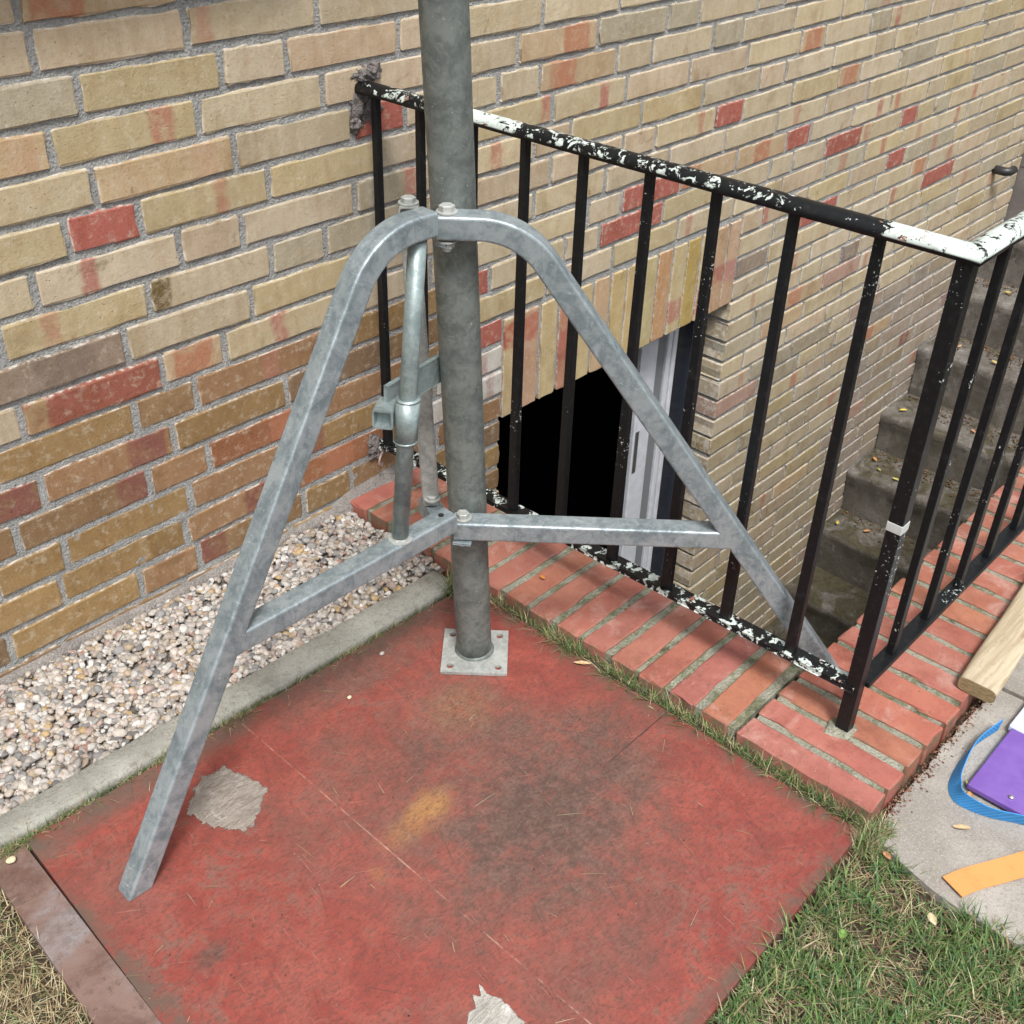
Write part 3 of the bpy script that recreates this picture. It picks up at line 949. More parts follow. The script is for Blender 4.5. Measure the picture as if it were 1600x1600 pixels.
# ------------------------------------------------------------------ ground
def flat_poly(name, pts, z, mat, kind='structure', parent=None, thick=0.0):
    bm = bmesh.new()
    f = bm.faces.new([bm.verts.new((x, y, z)) for x, y in pts])
    if thick:
        r = bmesh.ops.extrude_face_region(bm, geom=[f])
        for v in [q for q in r['geom'] if isinstance(q, bmesh.types.BMVert)]:
            v.co.z -= thick
    o = obj(name, bm, mat, parent)
    if kind:
        o['kind'] = kind
    return o
bm = bmesh.new()
def rect(x0, x1, y0, y1, z):
    bm.faces.new([bm.verts.new(c) for c in ((x0, y0, z), (x1, y0, z), (x1, y1, z), (x0, y1, z))])
G = -0.014
rect(-12, 0.10, -14, 0.012, G)
rect(0.10, 14, -14, -1.0, G)
rect(3.40, 14, -1.0, 4, G)
g = obj('ground', bm, M_SOIL)
g['kind'] = 'structure'

# concrete slab with its joint
def slab_mesh(pts, z, thick, jag=0.0):
    bm = bmesh.new()
    vs = []
    for (a, b) in zip(pts, pts[1:] + pts[:1]):
        n = max(1, int(math.dist(a, b) / 0.02))
        for k in range(n):
            t = k / n
            x, y = a[0] + (b[0] - a[0]) * t, a[1] + (b[1] - a[1]) * t
            vs.append((x + jag * mn.noise(Vector((x * 30, y * 30, 0))), y + jag * mn.noise(Vector((x * 30, y * 30, 4)))))
    f = bm.faces.new([bm.verts.new((x, y, z)) for x, y in vs])
    r = bmesh.ops.extrude_face_region(bm, geom=[f])
    for v in [q for q in r['geom'] if isinstance(q, bmesh.types.BMVert)]:
        v.co.z -= thick
    return bm
path = empty('concrete_path', 'grey concrete slabs along the outer side of the red brick edging', 'path', (0.2, -1.4, 0))
obj('slab', slab_mesh([(-0.095, -1.197), (0.349, -1.197), (0.344, -1.66), (0.02, -1.66), (-0.08, -1.52), (-0.125, -1.43), (-0.125, -1.33)], 0.0, 0.05, 0.006), M_SLAB, path)
obj('slab', slab_mesh([(0.357, -1.197), (1.2, -1.197), (1.2, -1.66), (0.352, -1.66)], 0.001, 0.05, 0.003), M_SLAB, path)
reparent(path)

# kerb between gravel and board
bm = bmesh.new()
n = 260
prof = []
prev = None
for i in range(n + 1):
    x = -2.0 + (1.885) * i / n
    yi = -0.272 - 0.024 * (x + 0.96)
    yo = -0.322 - 0.040 * (x + 0.985)
    if x < -0.96:
        yi, yo = -0.272, -0.322
    j = 0.0022 * mn.noise(Vector((x * 40, 0, 0)))
    j2 = 0.0024 * mn.noise(Vector((x * 33, 3, 0))) + 0.0016 * mn.noise(Vector((x * 120, 3, 0)))
    end = max(0, (x + 0.16) / 0.045)
    yo2 = yo + 0.018 * end * end if end > 0 else yo
    z = 0.018 + 0.0008 * mn.noise(Vector((x * 25, 9, 0)))
    ring = [(x, yi + j, -0.05), (x, yi + j, z - 0.005), (x, yi - 0.004 + j, z), (x, yo2 + 0.006 + j2, z), (x, yo2 + 0.0015 + j2, z - 0.002), (x, yo2 + j2, z - 0.007), (x, yo2 + j2, -0.05)]
    ring = [bm.verts.new(p) for p in ring]
    if prev:
        for a in range(6):
            bm.faces.new((prev[a], prev[a + 1], ring[a + 1], ring[a]))
    else:
        bm.faces.new(ring)
    prev = ring
bm.faces.new(prev)
tag(obj('concrete_kerb', bm, M_KERB, None, True), 'grey concrete edging kerb between the gravel strip and the red board', 'kerb')

# red painted board and the brown strip beside it
def board_geo(pts, z0, z1, mat, name, parent=None, div=26, wav=0.0008):
    """quad patch, pts in order (0,0),(1,0),(1,1),(0,1)"""
    bm = bmesh.new()
    g = {}
    for j in range(div + 1):
        for i in range(div + 1):
            s, t = i / div, j / div
            x = (1 - s) * (1 - t) * pts[0][0] + s * (1 - t) * pts[1][0] + s * t * pts[2][0] + (1 - s) * t * pts[3][0]
            y = (1 - s) * (1 - t) * pts[0][1] + s * (1 - t) * pts[1][1] + s * t * pts[2][1] + (1 - s) * t * pts[3][1]
            g[i, j] = bm.verts.new((x, y, z1 + wav * mn.noise(Vector((x * 5, y * 5, 0)))))
    for j in range(div):
        for i in range(div):
            bm.faces.new((g[i, j], g[i + 1, j], g[i + 1, j + 1], g[i, j + 1]))
    rim = [g[i, 0] for i in range(div)] + [g[div, j] for j in range(div)] + [g[i, div] for i in range(div, 0, -1)] + [g[0, j] for j in range(div, 0, -1)]
    low = [bm.verts.new((v.co.x, v.co.y, z0)) for v in rim]
    for k in range(len(rim)):
        bm.faces.new((rim[k], low[k], low[(k + 1) % len(rim)], rim[(k + 1) % len(rim)]))
    return obj(name, bm, mat, parent, False)
bd = board_geo([(-1.005, -1.197), (-0.1035, -1.187), (-0.0960, -0.362), (-0.9535, -0.332)], -0.012, 0.006, M_BOARD, 'red_board')
tag(bd, 'worn red painted board lying under the mast and its base plate', 'board')
bd2 = board_geo([(-1.095, -1.62), (-1.020, -1.62), (-0.9575, -0.332), (-1.012, -0.335)], -0.012, 0.003, M_STRIP, 'brown_board', div=14)
tag(bd2, 'narrow brown weathered board along the left edge of the red board', 'board')

# dried mortar patches on the board
def smear(name, pts, z, h, mat, seed, label):
    bm = bmesh.new()
    c = Vector((sum(p[0] for p in pts) / len(pts), sum(p[1] for p in pts) / len(pts), 0))
    rings = []
    out = []
    for a, b in zip(pts, pts[1:] + pts[:1]):
        for k in range(7):
            t = k / 7
            x, y = a[0] + (b[0] - a[0]) * t, a[1] + (b[1] - a[1]) * t
            r = 1 + 0.10 * mn.noise(Vector((x * 60 + seed, y * 60, 0))) + 0.07 * mn.noise(Vector((x * 220 + seed, y * 220, 0)))
            out.append((c.x + (x - c.x) * r, c.y + (y - c.y) * r))
    for q, (s, hh) in enumerate([(1.0, 0), (0.97, 0.4), (0.86, 0.7), (0.74, 0.5), (0.6, 1.0), (0.48, 0.7), (0.34, 1.5), (0.2, 0.8), (0.1, 1.2)]):
        rings.append([bm.verts.new((c.x + (x - c.x) * s, c.y + (y - c.y) * s, z + h * hh * (0.6 + 0.9 * abs(mn.noise(Vector((x * s * 35 + seed, y * s * 35 + q, 0))))))) for x, y in out])
    n = len(out)
    for a, b in zip(rings, rings[1:]):
        for k in range(n):
            bm.faces.new((a[k], a[(k + 1) % n], b[(k + 1) % n], b[k]))
    bm.faces.new(rings[-1])
    o = obj(name, bm, mat, None, True)
    wv = []
    for w_ in (0.0, 0.12, 0.55, 1, 1, 1, 1, 1, 1):
        wv += [w_] * n
    a = o.data.attributes.new('film', 'FLOAT', 'POINT')
    a.data.foreach_set('value', np.array(wv, dtype=np.float32))
    return tag(o, label, 'mortar patch')
def smear_mat(name, a, b, hi):
    t = MT(name, 0.8, spec=0.25)
    st = t.noise(1.0, 5, 0.7, t.map(t.pos, scale=(26, 90, 40), rot=(0, 0, 0.7)), dist=2.5)
    n = t.noise(28, 6, 0.7, dist=1.0)
    c = t.mix(t.ramp(st, 0.36, 0.66), a, b)
    c = t.mix(t.ramp(n, 0.56, 0.72, 0, 0.8), c, hi)
    c = t.mix(t.ramp(t.noise(70, 6, 0.8), 0.56, 0.70, 0, 0.7), c, [v * 0.45 for v in a])
    m = t.done(c, t.bump(t.math('ADD', st, n), 1.0, 0.004))
    # the film thins out to nothing along its rim
    e = t.attr('film', 'Fac')
    al = t.ramp(t.math('ADD', e, t.math('MULTIPLY', t.math('SUBTRACT', t.noise(90, 5, 0.75, dist=0.8), 0.5), 1.5)), 0.20, 0.42)
    t.set(t.b.inputs['Alpha'], al)
    return m
M_SMEAR = smear_mat('dried_cement', (0.235, 0.20, 0.17), (0.34, 0.30, 0.26), (0.48, 0.44, 0.40))
M_SMEAR2 = smear_mat('dried_white_cement', (0.36, 0.34, 0.30), (0.50, 0.48, 0.44), (0.58, 0.56, 0.53))
smear('mortar_smear', [(-0.771, -0.447), (-0.745, -0.428), (-0.712, -0.405), (-0.672, -0.410), (-0.663, -0.450), (-0.652, -0.500), (-0.685, -0.522), (-0.718, -0.552), (-0.742, -0.532), (-0.763, -0.490)],
      0.0062, 0.0028, M_SMEAR, 2.2, 'grey dried mortar smear beside the foot of the left mast leg')
smear('mortar_smear', [(-0.730, -0.985), (-0.708, -0.970), (-0.697, -0.974), (-0.686, -0.956), (-0.680, -0.966), (-0.668, -0.950), (-0.671, -0.968), (-0.662, -0.990), (-0.668, -1.030), (-0.70, -1.05), (-0.73, -1.03)],
      0.0062, 0.0022, M_SMEAR2, 5.1, 'white dried mortar splash at the near edge of the red board')

# ------------------------------------------------------------------ coping of red bricks on edge
cop = empty('brick_edging', 'red bricks laid on edge with wide mossy mortar joints around the stairwell', 'brick edging', (0.03, -1.0, 0))
def coping_brick(x0, x1, y0, y1, top=0.030):
    """long brick on edge, top face up"""
    lx, ly = x1 - x0, y1 - y0
    along_x = lx > ly
    L, H = (lx, ly) if along_x else (ly, lx)
    v, f, e, u = brick_geo(L, H, 0.055, 9, 4, jit=0.0014, rim=0.0026, chip=0.10, proud=random.uniform(-0.0008, 0.0008))
    s = random.uniform(0.92, 1.07)
    t = (0.330 * s, 0.118 * s * random.uniform(0.90, 1.10), 0.086 * s * random.uniform(0.88, 1.10))
    rt = random.uniform(-0.012, 0.012)
    if along_x:
        vv = np.stack([x0 + v[:, 0], y0 + v[:, 2] + (v[:, 0] - L / 2) * rt, top - v[:, 1]], axis=1)
    else:
        vv = np.stack([x0 + v[:, 2] + (v[:, 0] - L / 2) * rt, y0 + v[:, 0], top - v[:, 1]], axis=1)
        f = [tuple(reversed(q)) for q in f]
    return link('brick', brick_mesh('edging_brick', [(vv, f, e, u, t, t, (-1, 0, 0))]), M_COP, cop)
XI, XO, YI, YO = 0.145, -0.083, -0.952, -1.184
for k in range(15):
    y1 = -0.9365 + 0.0617 * (k + 1) - 0.0066
    y0 = -0.9365 + 0.0617 * k + 0.0066
    if y1 > -0.012:
        break
    coping_brick(XO + random.uniform(-0.002, 0.002), XI + random.uniform(-0.001, 0.001), y0, y1)
x = XO
k = 0
RJ = [-0.028, 0.033, 0.095, 0.164, 0.230]
while x < 1.75:
    nx = RJ[k] if k < len(RJ) else x + 0.0655
    a = XO if k == 0 else x + 0.0066
    coping_brick(a, nx - 0.0066, YO + random.uniform(-0.002, 0.002), YI + random.uniform(-0.001, 0.001))
    x = nx
    k += 1
bm = bmesh.new()
box(bm, XO + 0.006, XI - 0.004, -0.946, -0.02, -0.04, 0.0262)
box(bm, XO + 0.006, 1.80, YO + 0.006, YI - 0.004, -0.04, 0.0262)
box(bm, XI - 0.03, XI - 0.005, -0.951, -0.93, -0.04, 0.0255)
obj('mortar', bm, M_MORTAR2, cop)
# cement collar round the corner post foot
bm = bmesh.new()
blob(bm, (0.040, -1.068, 0.026), 0.028, 0.024, 0.009, 3.3)
obj('mortar_collar', bm, M_MORTAR2, cop, True)
reparent(cop)

# retaining walls of the stairwell below the coping
rw = empty('retaining_wall', 'grey rendered retaining wall of the stairwell under the red brick edging', 'wall', (0, -1, -1))
bm = bmesh.new()
box(bm, -0.07, 0.135, -1.17, -0.002, -1.9, -0.042)
obj('wall_side', bm, M_WALLC, rw)
bm = bmesh.new()
box(bm, 0.1355, 3.55, -1.17, -0.965, -1.9, -0.0425)
obj('wall_front', bm, M_WALLC, rw)
bm = bmesh.new()
box(bm, 3.402, 3.60, -1.6, 0.30, -1.9, 0.62, 0.004)
obj('wall_end', bm, M_WALLC, rw)
reparent(rw)

# ------------------------------------------------------------------ stairs
stair = empty('concrete_staircase', 'worn damp concrete steps going down beside the brick wall behind the black railing', 'staircase', (2.5, -0.5, -1.5))
tops = [(2.235, -1.183), (2.402, -0.985), (2.602, -0.815), (2.812, -0.605), (3.010, -0.42), (3.20, -0.235)]
lower = [(2.04, -1.372), (1.86, -1.52)]
allst = lower[::-1] + tops
for i, (x0, zt) in enumerate(allst):
    x1 = allst[i + 1][0] + 0.03 if i + 1 < len(allst) else 3.40
    zb = allst[i - 1][1] - 0.03 if i else -1.68
    bm = bmesh.new()
    ny = 46
    prof = [(0.012, zb), (0.010, zb + (zt - zb) * 0.35), (0.006, zb + (zt - zb) * 0.7), (-0.004, zt - 0.030), (-0.006, zt - 0.009), (0.000, zt - 0.002), (0.010, zt), (0.06, zt - 0.002), (0.11, zt - 0.003), (x1 - x0, zt - 0.002)]
    rows = []
    for j in range(ny + 1):
        y = -0.003 - (0.96) * j / ny
        row = []
        for (dx, z) in prof:
            w = 0.013 if dx < 0.05 else 0.009
            nn = mn.noise(Vector((x0 * 7 + dx * 9, y * 5, z * 9))) + 0.5 * mn.noise(Vector((x0 * 7 + dx * 30, y * 26, z * 26)))
            if dx < 0.01 and z > zt - 0.04:
                nn += 2.2 * max(0.0, mn.noise(Vector((y * 13, x0 * 3, 8.0))) - 0.15)
            row.append(bm.verts.new((x0 + dx + w * nn, y, z + (w * 0.7) * mn.noise(Vector((y * 11, x0 * 5 + dx * 20, 3.3))))))
        rows.append(row)
    for a, b in zip(rows, rows[1:]):
        for k in range(len(prof) - 1):
            bm.faces.new((a[k], a[k + 1], b[k + 1], b[k]))
    obj('step', bm, M_STEP, stair, True)
reparent(stair)
bm = bmesh.new()
box(bm, 0.10, 2.05, -0.97, 0.30, -1.75, -1.66)
f = obj('stairwell_floor', bm, M_STEP)
f['kind'] = 'structure'
# loose rubble at the foot of the stairs
bm = bmesh.new()
for i in range(70):
    blob(bm, (random.uniform(1.5, 2.2), random.uniform(-0.35, -0.01), -1.64 + (0.12 if random.random() < 0.5 else 0)), random.uniform(0.012, 0.045), random.uniform(0.012, 0.04), random.uniform(0.01, 0.03), i, 1, 0.5)
o = obj('stair_debris', bm, M_STEP)
o['kind'] = 'stuff'
o['label'] = 'dark rubble and litter at the foot of the steps'

# ------------------------------------------------------------------ basement door behind the opening
t = MT('white_door_plastic', 0.35)
M_WHITE = t.done(t.mix(t.ramp(t.noise(30, 4), 0.4, 0.7), (0.50, 0.52, 0.56), (0.58, 0.60, 0.65)))
t = MT('grey_seal', 0.5)
M_SEAL = t.done((0.16, 0.17, 0.18))
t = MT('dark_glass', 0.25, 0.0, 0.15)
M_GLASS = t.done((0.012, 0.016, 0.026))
t = MT('room_darkness', 0.95)
M_ROOM = t.done(t.mix(t.noise(4), (0.018, 0.018, 0.02), (0.03, 0.03, 0.034)))  # the room's darkness is put into this near-black colour
t = MT('strike_steel', 0.3, 0.8)
M_STRIKE = t.done((0.28, 0.28, 0.28))
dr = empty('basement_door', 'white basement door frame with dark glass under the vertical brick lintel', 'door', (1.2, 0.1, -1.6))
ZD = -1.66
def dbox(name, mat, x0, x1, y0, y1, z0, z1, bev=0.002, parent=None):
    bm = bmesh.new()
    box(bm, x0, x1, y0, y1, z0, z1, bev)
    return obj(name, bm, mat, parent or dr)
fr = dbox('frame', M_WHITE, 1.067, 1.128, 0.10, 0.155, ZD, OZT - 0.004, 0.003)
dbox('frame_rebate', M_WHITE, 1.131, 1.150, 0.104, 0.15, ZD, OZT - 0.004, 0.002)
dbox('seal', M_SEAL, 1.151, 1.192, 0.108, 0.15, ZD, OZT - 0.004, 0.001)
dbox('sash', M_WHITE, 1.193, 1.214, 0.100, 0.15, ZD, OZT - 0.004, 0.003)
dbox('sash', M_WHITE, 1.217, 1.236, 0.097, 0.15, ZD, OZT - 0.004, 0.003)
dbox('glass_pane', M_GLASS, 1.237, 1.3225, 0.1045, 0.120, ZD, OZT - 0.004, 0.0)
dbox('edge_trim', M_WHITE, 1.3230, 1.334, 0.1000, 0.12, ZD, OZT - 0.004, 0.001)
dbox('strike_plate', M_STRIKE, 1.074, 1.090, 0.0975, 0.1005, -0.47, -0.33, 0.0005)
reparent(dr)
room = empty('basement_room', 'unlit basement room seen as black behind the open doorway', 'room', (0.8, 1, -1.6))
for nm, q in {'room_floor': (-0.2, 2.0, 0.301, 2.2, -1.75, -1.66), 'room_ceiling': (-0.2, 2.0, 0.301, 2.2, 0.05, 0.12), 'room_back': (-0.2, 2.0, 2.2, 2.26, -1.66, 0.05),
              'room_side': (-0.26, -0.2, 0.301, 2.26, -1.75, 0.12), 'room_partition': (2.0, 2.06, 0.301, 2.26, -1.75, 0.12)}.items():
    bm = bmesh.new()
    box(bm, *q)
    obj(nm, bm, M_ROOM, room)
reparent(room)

# ------------------------------------------------------------------ black railing
rail = empty('stair_railing', 'black steel railing with flaking paint and pale undercoat around the stairwell', 'railing', (0.043, -1.064, 0.03))
RX, RY, RZ, BZ = 0.045, -1.074, 0.822, 0.120
bm = bmesh.new()
def hand(bm, a, b, side, miter_a=0, miter_b=0, n=24):
    """half round handrail"""
    prof = [(-0.0165, -0.007), (-0.0165, 0.001), (-0.0135, 0.007), (-0.007, 0.0105), (0, 0.0115), (0.007, 0.0105), (0.0135, 0.007), (0.0165, 0.001), (0.0165, -0.007), (0, -0.0085)]
    a, b = Vector(a), Vector(b)
    d = (b - a).normalized()
    s = Vector(side)
    prev = None
    for i in range(n + 1):
        t = i / n
        p = a + (b - a) * t
        row = []
        for (u, z) in prof:
            e = 0
            if i == 0:
                e = miter_a * u
            if i == n:
                e = miter_b * u
            row.append(bm.verts.new(p + s * u + d * e + Vector((0, 0, z + 0.0007 * mn.noise(p * 30)))))
        if prev:
            for k in range(len(prof)):
                bm.faces.new((prev[k], prev[(k + 1) % len(prof)], row[(k + 1) % len(prof)], row[k]))
        else:
            bm.faces.new(row)
        prev = row
    bm.faces.new(prev)
def rx(y):
    return 0.016 + (RX - 0.016) * (y / RY)
hand(bm, (rx(0.0) - 0.004, 0.010, RZ + 0.002), (RX, RY, RZ), (1, 0.027, 0), 0, -1)
obj('handrail', bm, M_RAIL, rail, True)
bm = bmesh.new()
hand(bm, (RX, RY, RZ), (1.75, RY, RZ + 0.004), (0, 1, 0), 1, 0)
obj('handrail', bm, M_SIDE, rail, True)
bm = bmesh.new()
obox(bm, (RX, RY, BZ), (rx(0.0) + 0.006, 0.02, BZ), (1, 0, 0), 0.026, 0.010, 0.0015)
obj('bottom_rail', bm, M_LOW, rail)
bm = bmesh.new()
box(bm, RX + 0.014, 1.75, RY - 0.013, RY + 0.013, BZ - 0.0045, BZ + 0.0055, 0.0015)
obj('bottom_rail', bm, M_BAR, rail)
bm = bmesh.new()
box(bm, -0.0064, 0.0064, -0.0064, 0.0064, BZ + 0.0055, RZ - 0.008, 0.0015)
for v in bm.verts:
    w = 0.006 * max(0, 1 - (v.co.z - BZ) / 0.02)
    if v.co.y > 0:
        v.co.y += w
    else:
        v.co.y -= w * 0.4
bar_me = bpy.data.meshes.new('baluster')
bm.to_mesh(bar_me)
bm.free()
bar_me.materials.append(M_BAR)
YB = [-0.028, -0.135, -0.2555, -0.366, -0.480, -0.599, -0.717, -0.835, -0.957]
for y in YB[:]:
    b = link('baluster', bar_me, None, rail)
    b.location = (rx(y), y, 0)
    b.rotation_euler = (random.uniform(-0.003, 0.003), random.uniform(-0.003, 0.003), 0)
for i in range(14):
    b = link('baluster', bar_me, None, rail)
    b.location = (0.163 + 0.1225 * i - 0.008, RY, 0)
    b.rotation_euler = (0, random.uniform(-0.003, 0.003), math.radians(90))
bm = bmesh.new()
box(bm, RX - 0.0112, RX + 0.0112, RY - 0.0112 + 0.004, RY + 0.0112 + 0.004, 0.022, RZ - 0.008, 0.0015)
obj('corner_post', bm, M_BAR, rail)
t = MT('grey_tape', 0.5)
M_TAPE = t.done(t.mix(t.noise(90), (0.40, 0.42, 0.41), (0.52, 0.54, 0.52)))
bm = bmesh.new()
box(bm, RX - 0.0119, RX + 0.0119, RY - 0.0119 + 0.004, RY + 0.0119 + 0.004, 0.416, 0.431, 0.001)
obj('tape_band', bm, M_TAPE, rail)
# anchor stub of the bottom rail in the wall
bm = bmesh.new()
blob(bm, (0.022, -0.008, 0.114), 0.014, 0.014, 0.012, 9.0)
obj('anchor', bm, M_LOW, rail, True)
bm = bmesh.new()
tube(bm, [(0.012, -0.016, 0.108), (-0.006, -0.026, 0.103), (-0.012, -0.030, 0.094), (-0.006, -0.030, 0.084), (0.002, -0.024, 0.086)], 0.0028, 8)
t = MT('rusty_wire', 0.5, 0.3)
obj('wire_tie', bm, t.done((0.36, 0.27, 0.24)), rail, True)
reparent(rail)

# ------------------------------------------------------------------ mast with folding legs
mast = empty('tripod_mast', 'galvanized steel mast on a square base plate with curved square tube support legs', 'mast', (-0.217, -0.503, 0.006))
A0, A1 = Vector((-0.217, -0.503, 0.0)), Vector((-0.278, -0.508, 0.912))
def axis(z):
    return A0 + (A1 - A0) * (z / A1.z)
bm = bmesh.new()
pts = [axis(z) for z in np.linspace(0.010, 1.75, 40)]
tube(bm, pts, 0.0302, 48)
obj('pole', bm, M_POLE, mast, True)
bm = bmesh.new()
tube(bm, [axis(0.0110), axis(0.0125), axis(0.0165), axis(0.019)], [0.0345, 0.0345, 0.0325, 0.0303], 48, jit=0.0006)
obj('weld_bead', bm, M_POLE, mast, True)
# base plate with four real bolt holes
cu = bpy.data.curves.new('base_plate', 'CURVE')
cu.dimensions = '2D'
cu.fill_mode = 'BOTH'
cu.extrude = 0.0028
def spl(pts):
    s = cu.splines.new('POLY')
    s.points.add(len(pts) - 1)
    for q, p in zip(s.points, pts):
        q.co = (p[0], p[1], 0, 1)
    s.use_cyclic_u = True
hw = 0.0565
spl([(-hw, -hw), (hw, -hw), (hw, hw), (-hw, hw)])
for sx in (-1, 1):
    for sy in (-1, 1):
        c = (sx * 0.041, sy * 0.041)
        spl([(c[0] + 0.0062 * math.cos(-2 * math.pi * k / 20), c[1] + 0.0062 * math.sin(-2 * math.pi * k / 20)) for k in range(20)])
tmp = bpy.data.objects.new('tmp', cu)
C.objects.link(tmp)
bpy.context.view_layer.update()
me = bpy.data.meshes.new_from_object(tmp.evaluated_get(bpy.context.evaluated_depsgraph_get()))
bpy.data.objects.remove(tmp)
me.name = 'base_plate'
me.materials.clear()
rm = Matrix.Translation((-0.220, -0.5075, 0.0098)) @ Matrix.Rotation(math.radians(41.5), 4, 'Z')
me.transform(rm)
link('base_plate', me, M_OLDZ, mast)

HL = Vector((-0.315, -0.535, 0))
FL = Vector((-0.888, -0.510, 0))
nl = Vector((-(FL - HL).y, (FL - HL).x, 0)).normalized()
HR = Vector((-0.285, -0.520, 0))
FR = Vector((0.145, -0.985, 0))
nr = Vector((-(FR - HR).y, (FR - HR).x, 0)).normalized()
W = 0.0325
def smooth_path(pts, n=6):
    pts = [Vector(p) for p in pts]
    out = []
    for i in range(len(pts) - 1):
        p0, p1, p2, p3 = pts[max(i - 1, 0)], pts[i], pts[i + 1], pts[min(i + 2, len(pts) - 1)]
        for k in range(n):
            t = k / n
            out.append(0.5 * ((2 * p1) + (-p0 + p2) * t + (2 * p0 - 5 * p1 + 4 * p2 - p3) * t * t + (-p0 + 3 * p1 - 3 * p2 + p3) * t ** 3))
    out.append(pts[-1])
    return out
def arc_leg(start, zt, dir_, foot, r, nn):
    """horizontal run, circular bend, straight run to the foot; all in the leg's own upright plane"""
    d = Vector(dir_).normalized()
    s0 = Vector((start[0], start[1], zt))
    dn = nn.cross(d).normalized()
    if dn.z > 0:
        dn = -dn
    fx = (Vector(foot) - s0).dot(d)
    fz = -(Vector(foot) - s0).dot(dn)
    # find bend angle so that the tangent line reaches the foot
    h = r[1]                                    # length of the flat run
    R = r[0]
    best = None
    for k in range(400):
        a = math.radians(30 + 55 * k / 400)
        ex, ez = h + R * math.sin(a), -R * (1 - math.cos(a))
        tx, tz = math.cos(a), -math.sin(a)
        l = (fz - ez) / tz
        err = abs(ex + tx * l - fx)
        if best is None or err < best[0]:
            best = (err, a, l)
    _, a, l = best
    pts = [s0, s0 + d * (h * 0.6)]
    for k in range(17):
        b = a * k / 16
        pts.append(s0 + d * (h + R * math.sin(b)) + dn * (R * (1 - math.cos(b))))
    e = pts[-1]
    t = d * math.cos(a) + dn * math.sin(a)
    pts += [e + t * (l * 0.33), e + t * (l * 0.66), e + t * l]
    return pts
lp = arc_leg((-0.342, -0.536), 0.815, FL - HL, (-0.889, -0.510, 0.006), (0.105, 0.030), nl)
bm = bmesh.new()
sweep(bm, lp, nl, W, cut_z=0.0068)
obj('leg', bm, M_LEG, mast)
nr = (Vector((-0.279, -0.530, 0.31)) - Vector((-0.3115, -0.532, 0.80))).cross(Vector((0.15, -0.985, 0.03)) - Vector((-0.3115, -0.532, 0.80))).normalized()
dr_ = nr.cross(Vector((0, 0, 1))).normalized()
if dr_.x < 0:
    dr_ = -dr_
rp = arc_leg((-0.318, -0.525), 0.803, dr_, (0.148, -0.983, 0.031), (0.105, 0.054), nr)
bm = bmesh.new()
sweep(bm, rp, nr, W, cut_z=0.0315)
obj('leg', bm, M_LEG, mast)
def on_leg(path, z):
    for a, b in zip(path, path[1:]):
        if a.z >= z > b.z:
            return a + (b - a) * ((a.z - z) / (a.z - b.z))
jl, jr = on_leg(lp, 0.333), on_leg(rp, 0.3135)
def back_off(j, start, d):
    v = (Vector(start) - j).normalized()
    return j + v * d
el, er = back_off(jl, (-0.307, -0.535, 0.344), 0.007), back_off(jr, (-0.286, -0.523, 0.316), 0.004)
bm = bmesh.new()
sweep(bm, [(-0.307, -0.535, 0.344), (-0.45, -0.529, 0.339), el], nl, W)
obj('strut', bm, M_LEG, mast)
bm = bmesh.new()
sweep(bm, [(-0.286, -0.523, 0.316), tuple((Vector((-0.286, -0.523, 0.316)) + er) / 2), er], nr, W)
obj('strut', bm, M_LEG, mast)
def bolt(c, r=0.0095, h=0.0075, nut=None, parent=mast, tilt=0.3):
    bm = bmesh.new()
    c = Vector(c)
    def cyl(n, rad, z0, z1, rot=0.0, top=None):
        a = [bm.verts.new(c + Vector((rad * math.cos(2 * math.pi * k / n + rot), rad * math.sin(2 * math.pi * k / n + rot), z0))) for k in range(n)]
        b = [bm.verts.new(c + Vector(((top or rad) * math.cos(2 * math.pi * k / n + rot), (top or rad) * math.sin(2 * math.pi * k / n + rot), z1))) for k in range(n)]
        for k in range(n):
            bm.faces.new((a[k], a[(k + 1) % n], b[(k + 1) % n], b[k]))
        bm.faces.new(a)
        bm.faces.new(b)
    cyl(28, r * 1.35, 0.0, 0.0018)
    cyl(6, r, 0.0019, h - 0.001, tilt)
    cyl(6, r * 0.97, h - 0.001, h, tilt, r * 0.82)
    o = obj('bolt', bm, M_OLDZ, parent)
    if nut:
        bm = bmesh.new()
        cyl(28, r * 1.3, -nut, -nut - 0.0018)
        cyl(6, r * 0.95, -nut - 0.0017, -nut - 0.010, tilt)
        cyl(16, r * 0.55, -nut - 0.0099, -nut - 0.015)
        obj('nut', bm, M_OLDZ, parent)
    return o
bolt((-0.3095, -0.5345, 0.8193), 0.0105, 0.0100, nut=0.036)
bolt((-0.2775, -0.5330, 0.3325), 0.0105, 0.0095, nut=0.036)
# hinge lugs welded to the pole
for z, x_, y_ in ((0.7765, -0.300, -0.520), (0.7735, -0.300, -0.520), (0.2945, -0.270, -0.520)):
    pass
def lug(a, b, w, h, z):
    bm = bmesh.new()
    obox(bm, (a[0], a[1], z), (b[0], b[1], z), (b[1] - a[1], -(b[0] - a[0]), 0), w, h, 0.001)
    return obj('hinge_lug', bm, M_LEG, mast)
p8, p3 = axis(0.775), axis(0.295)
lug((p8.x - 0.02, p8.y - 0.012), (-0.302, -0.527), 0.020, 0.0035, 0.7765)
lug((-0.292, -0.530), (-0.322, -0.535), 0.012, 0.003, 0.7785)
lug((p3.x - 0.01, p3.y - 0.010), (-0.292, -0.545), 0.026, 0.0035, 0.2955)
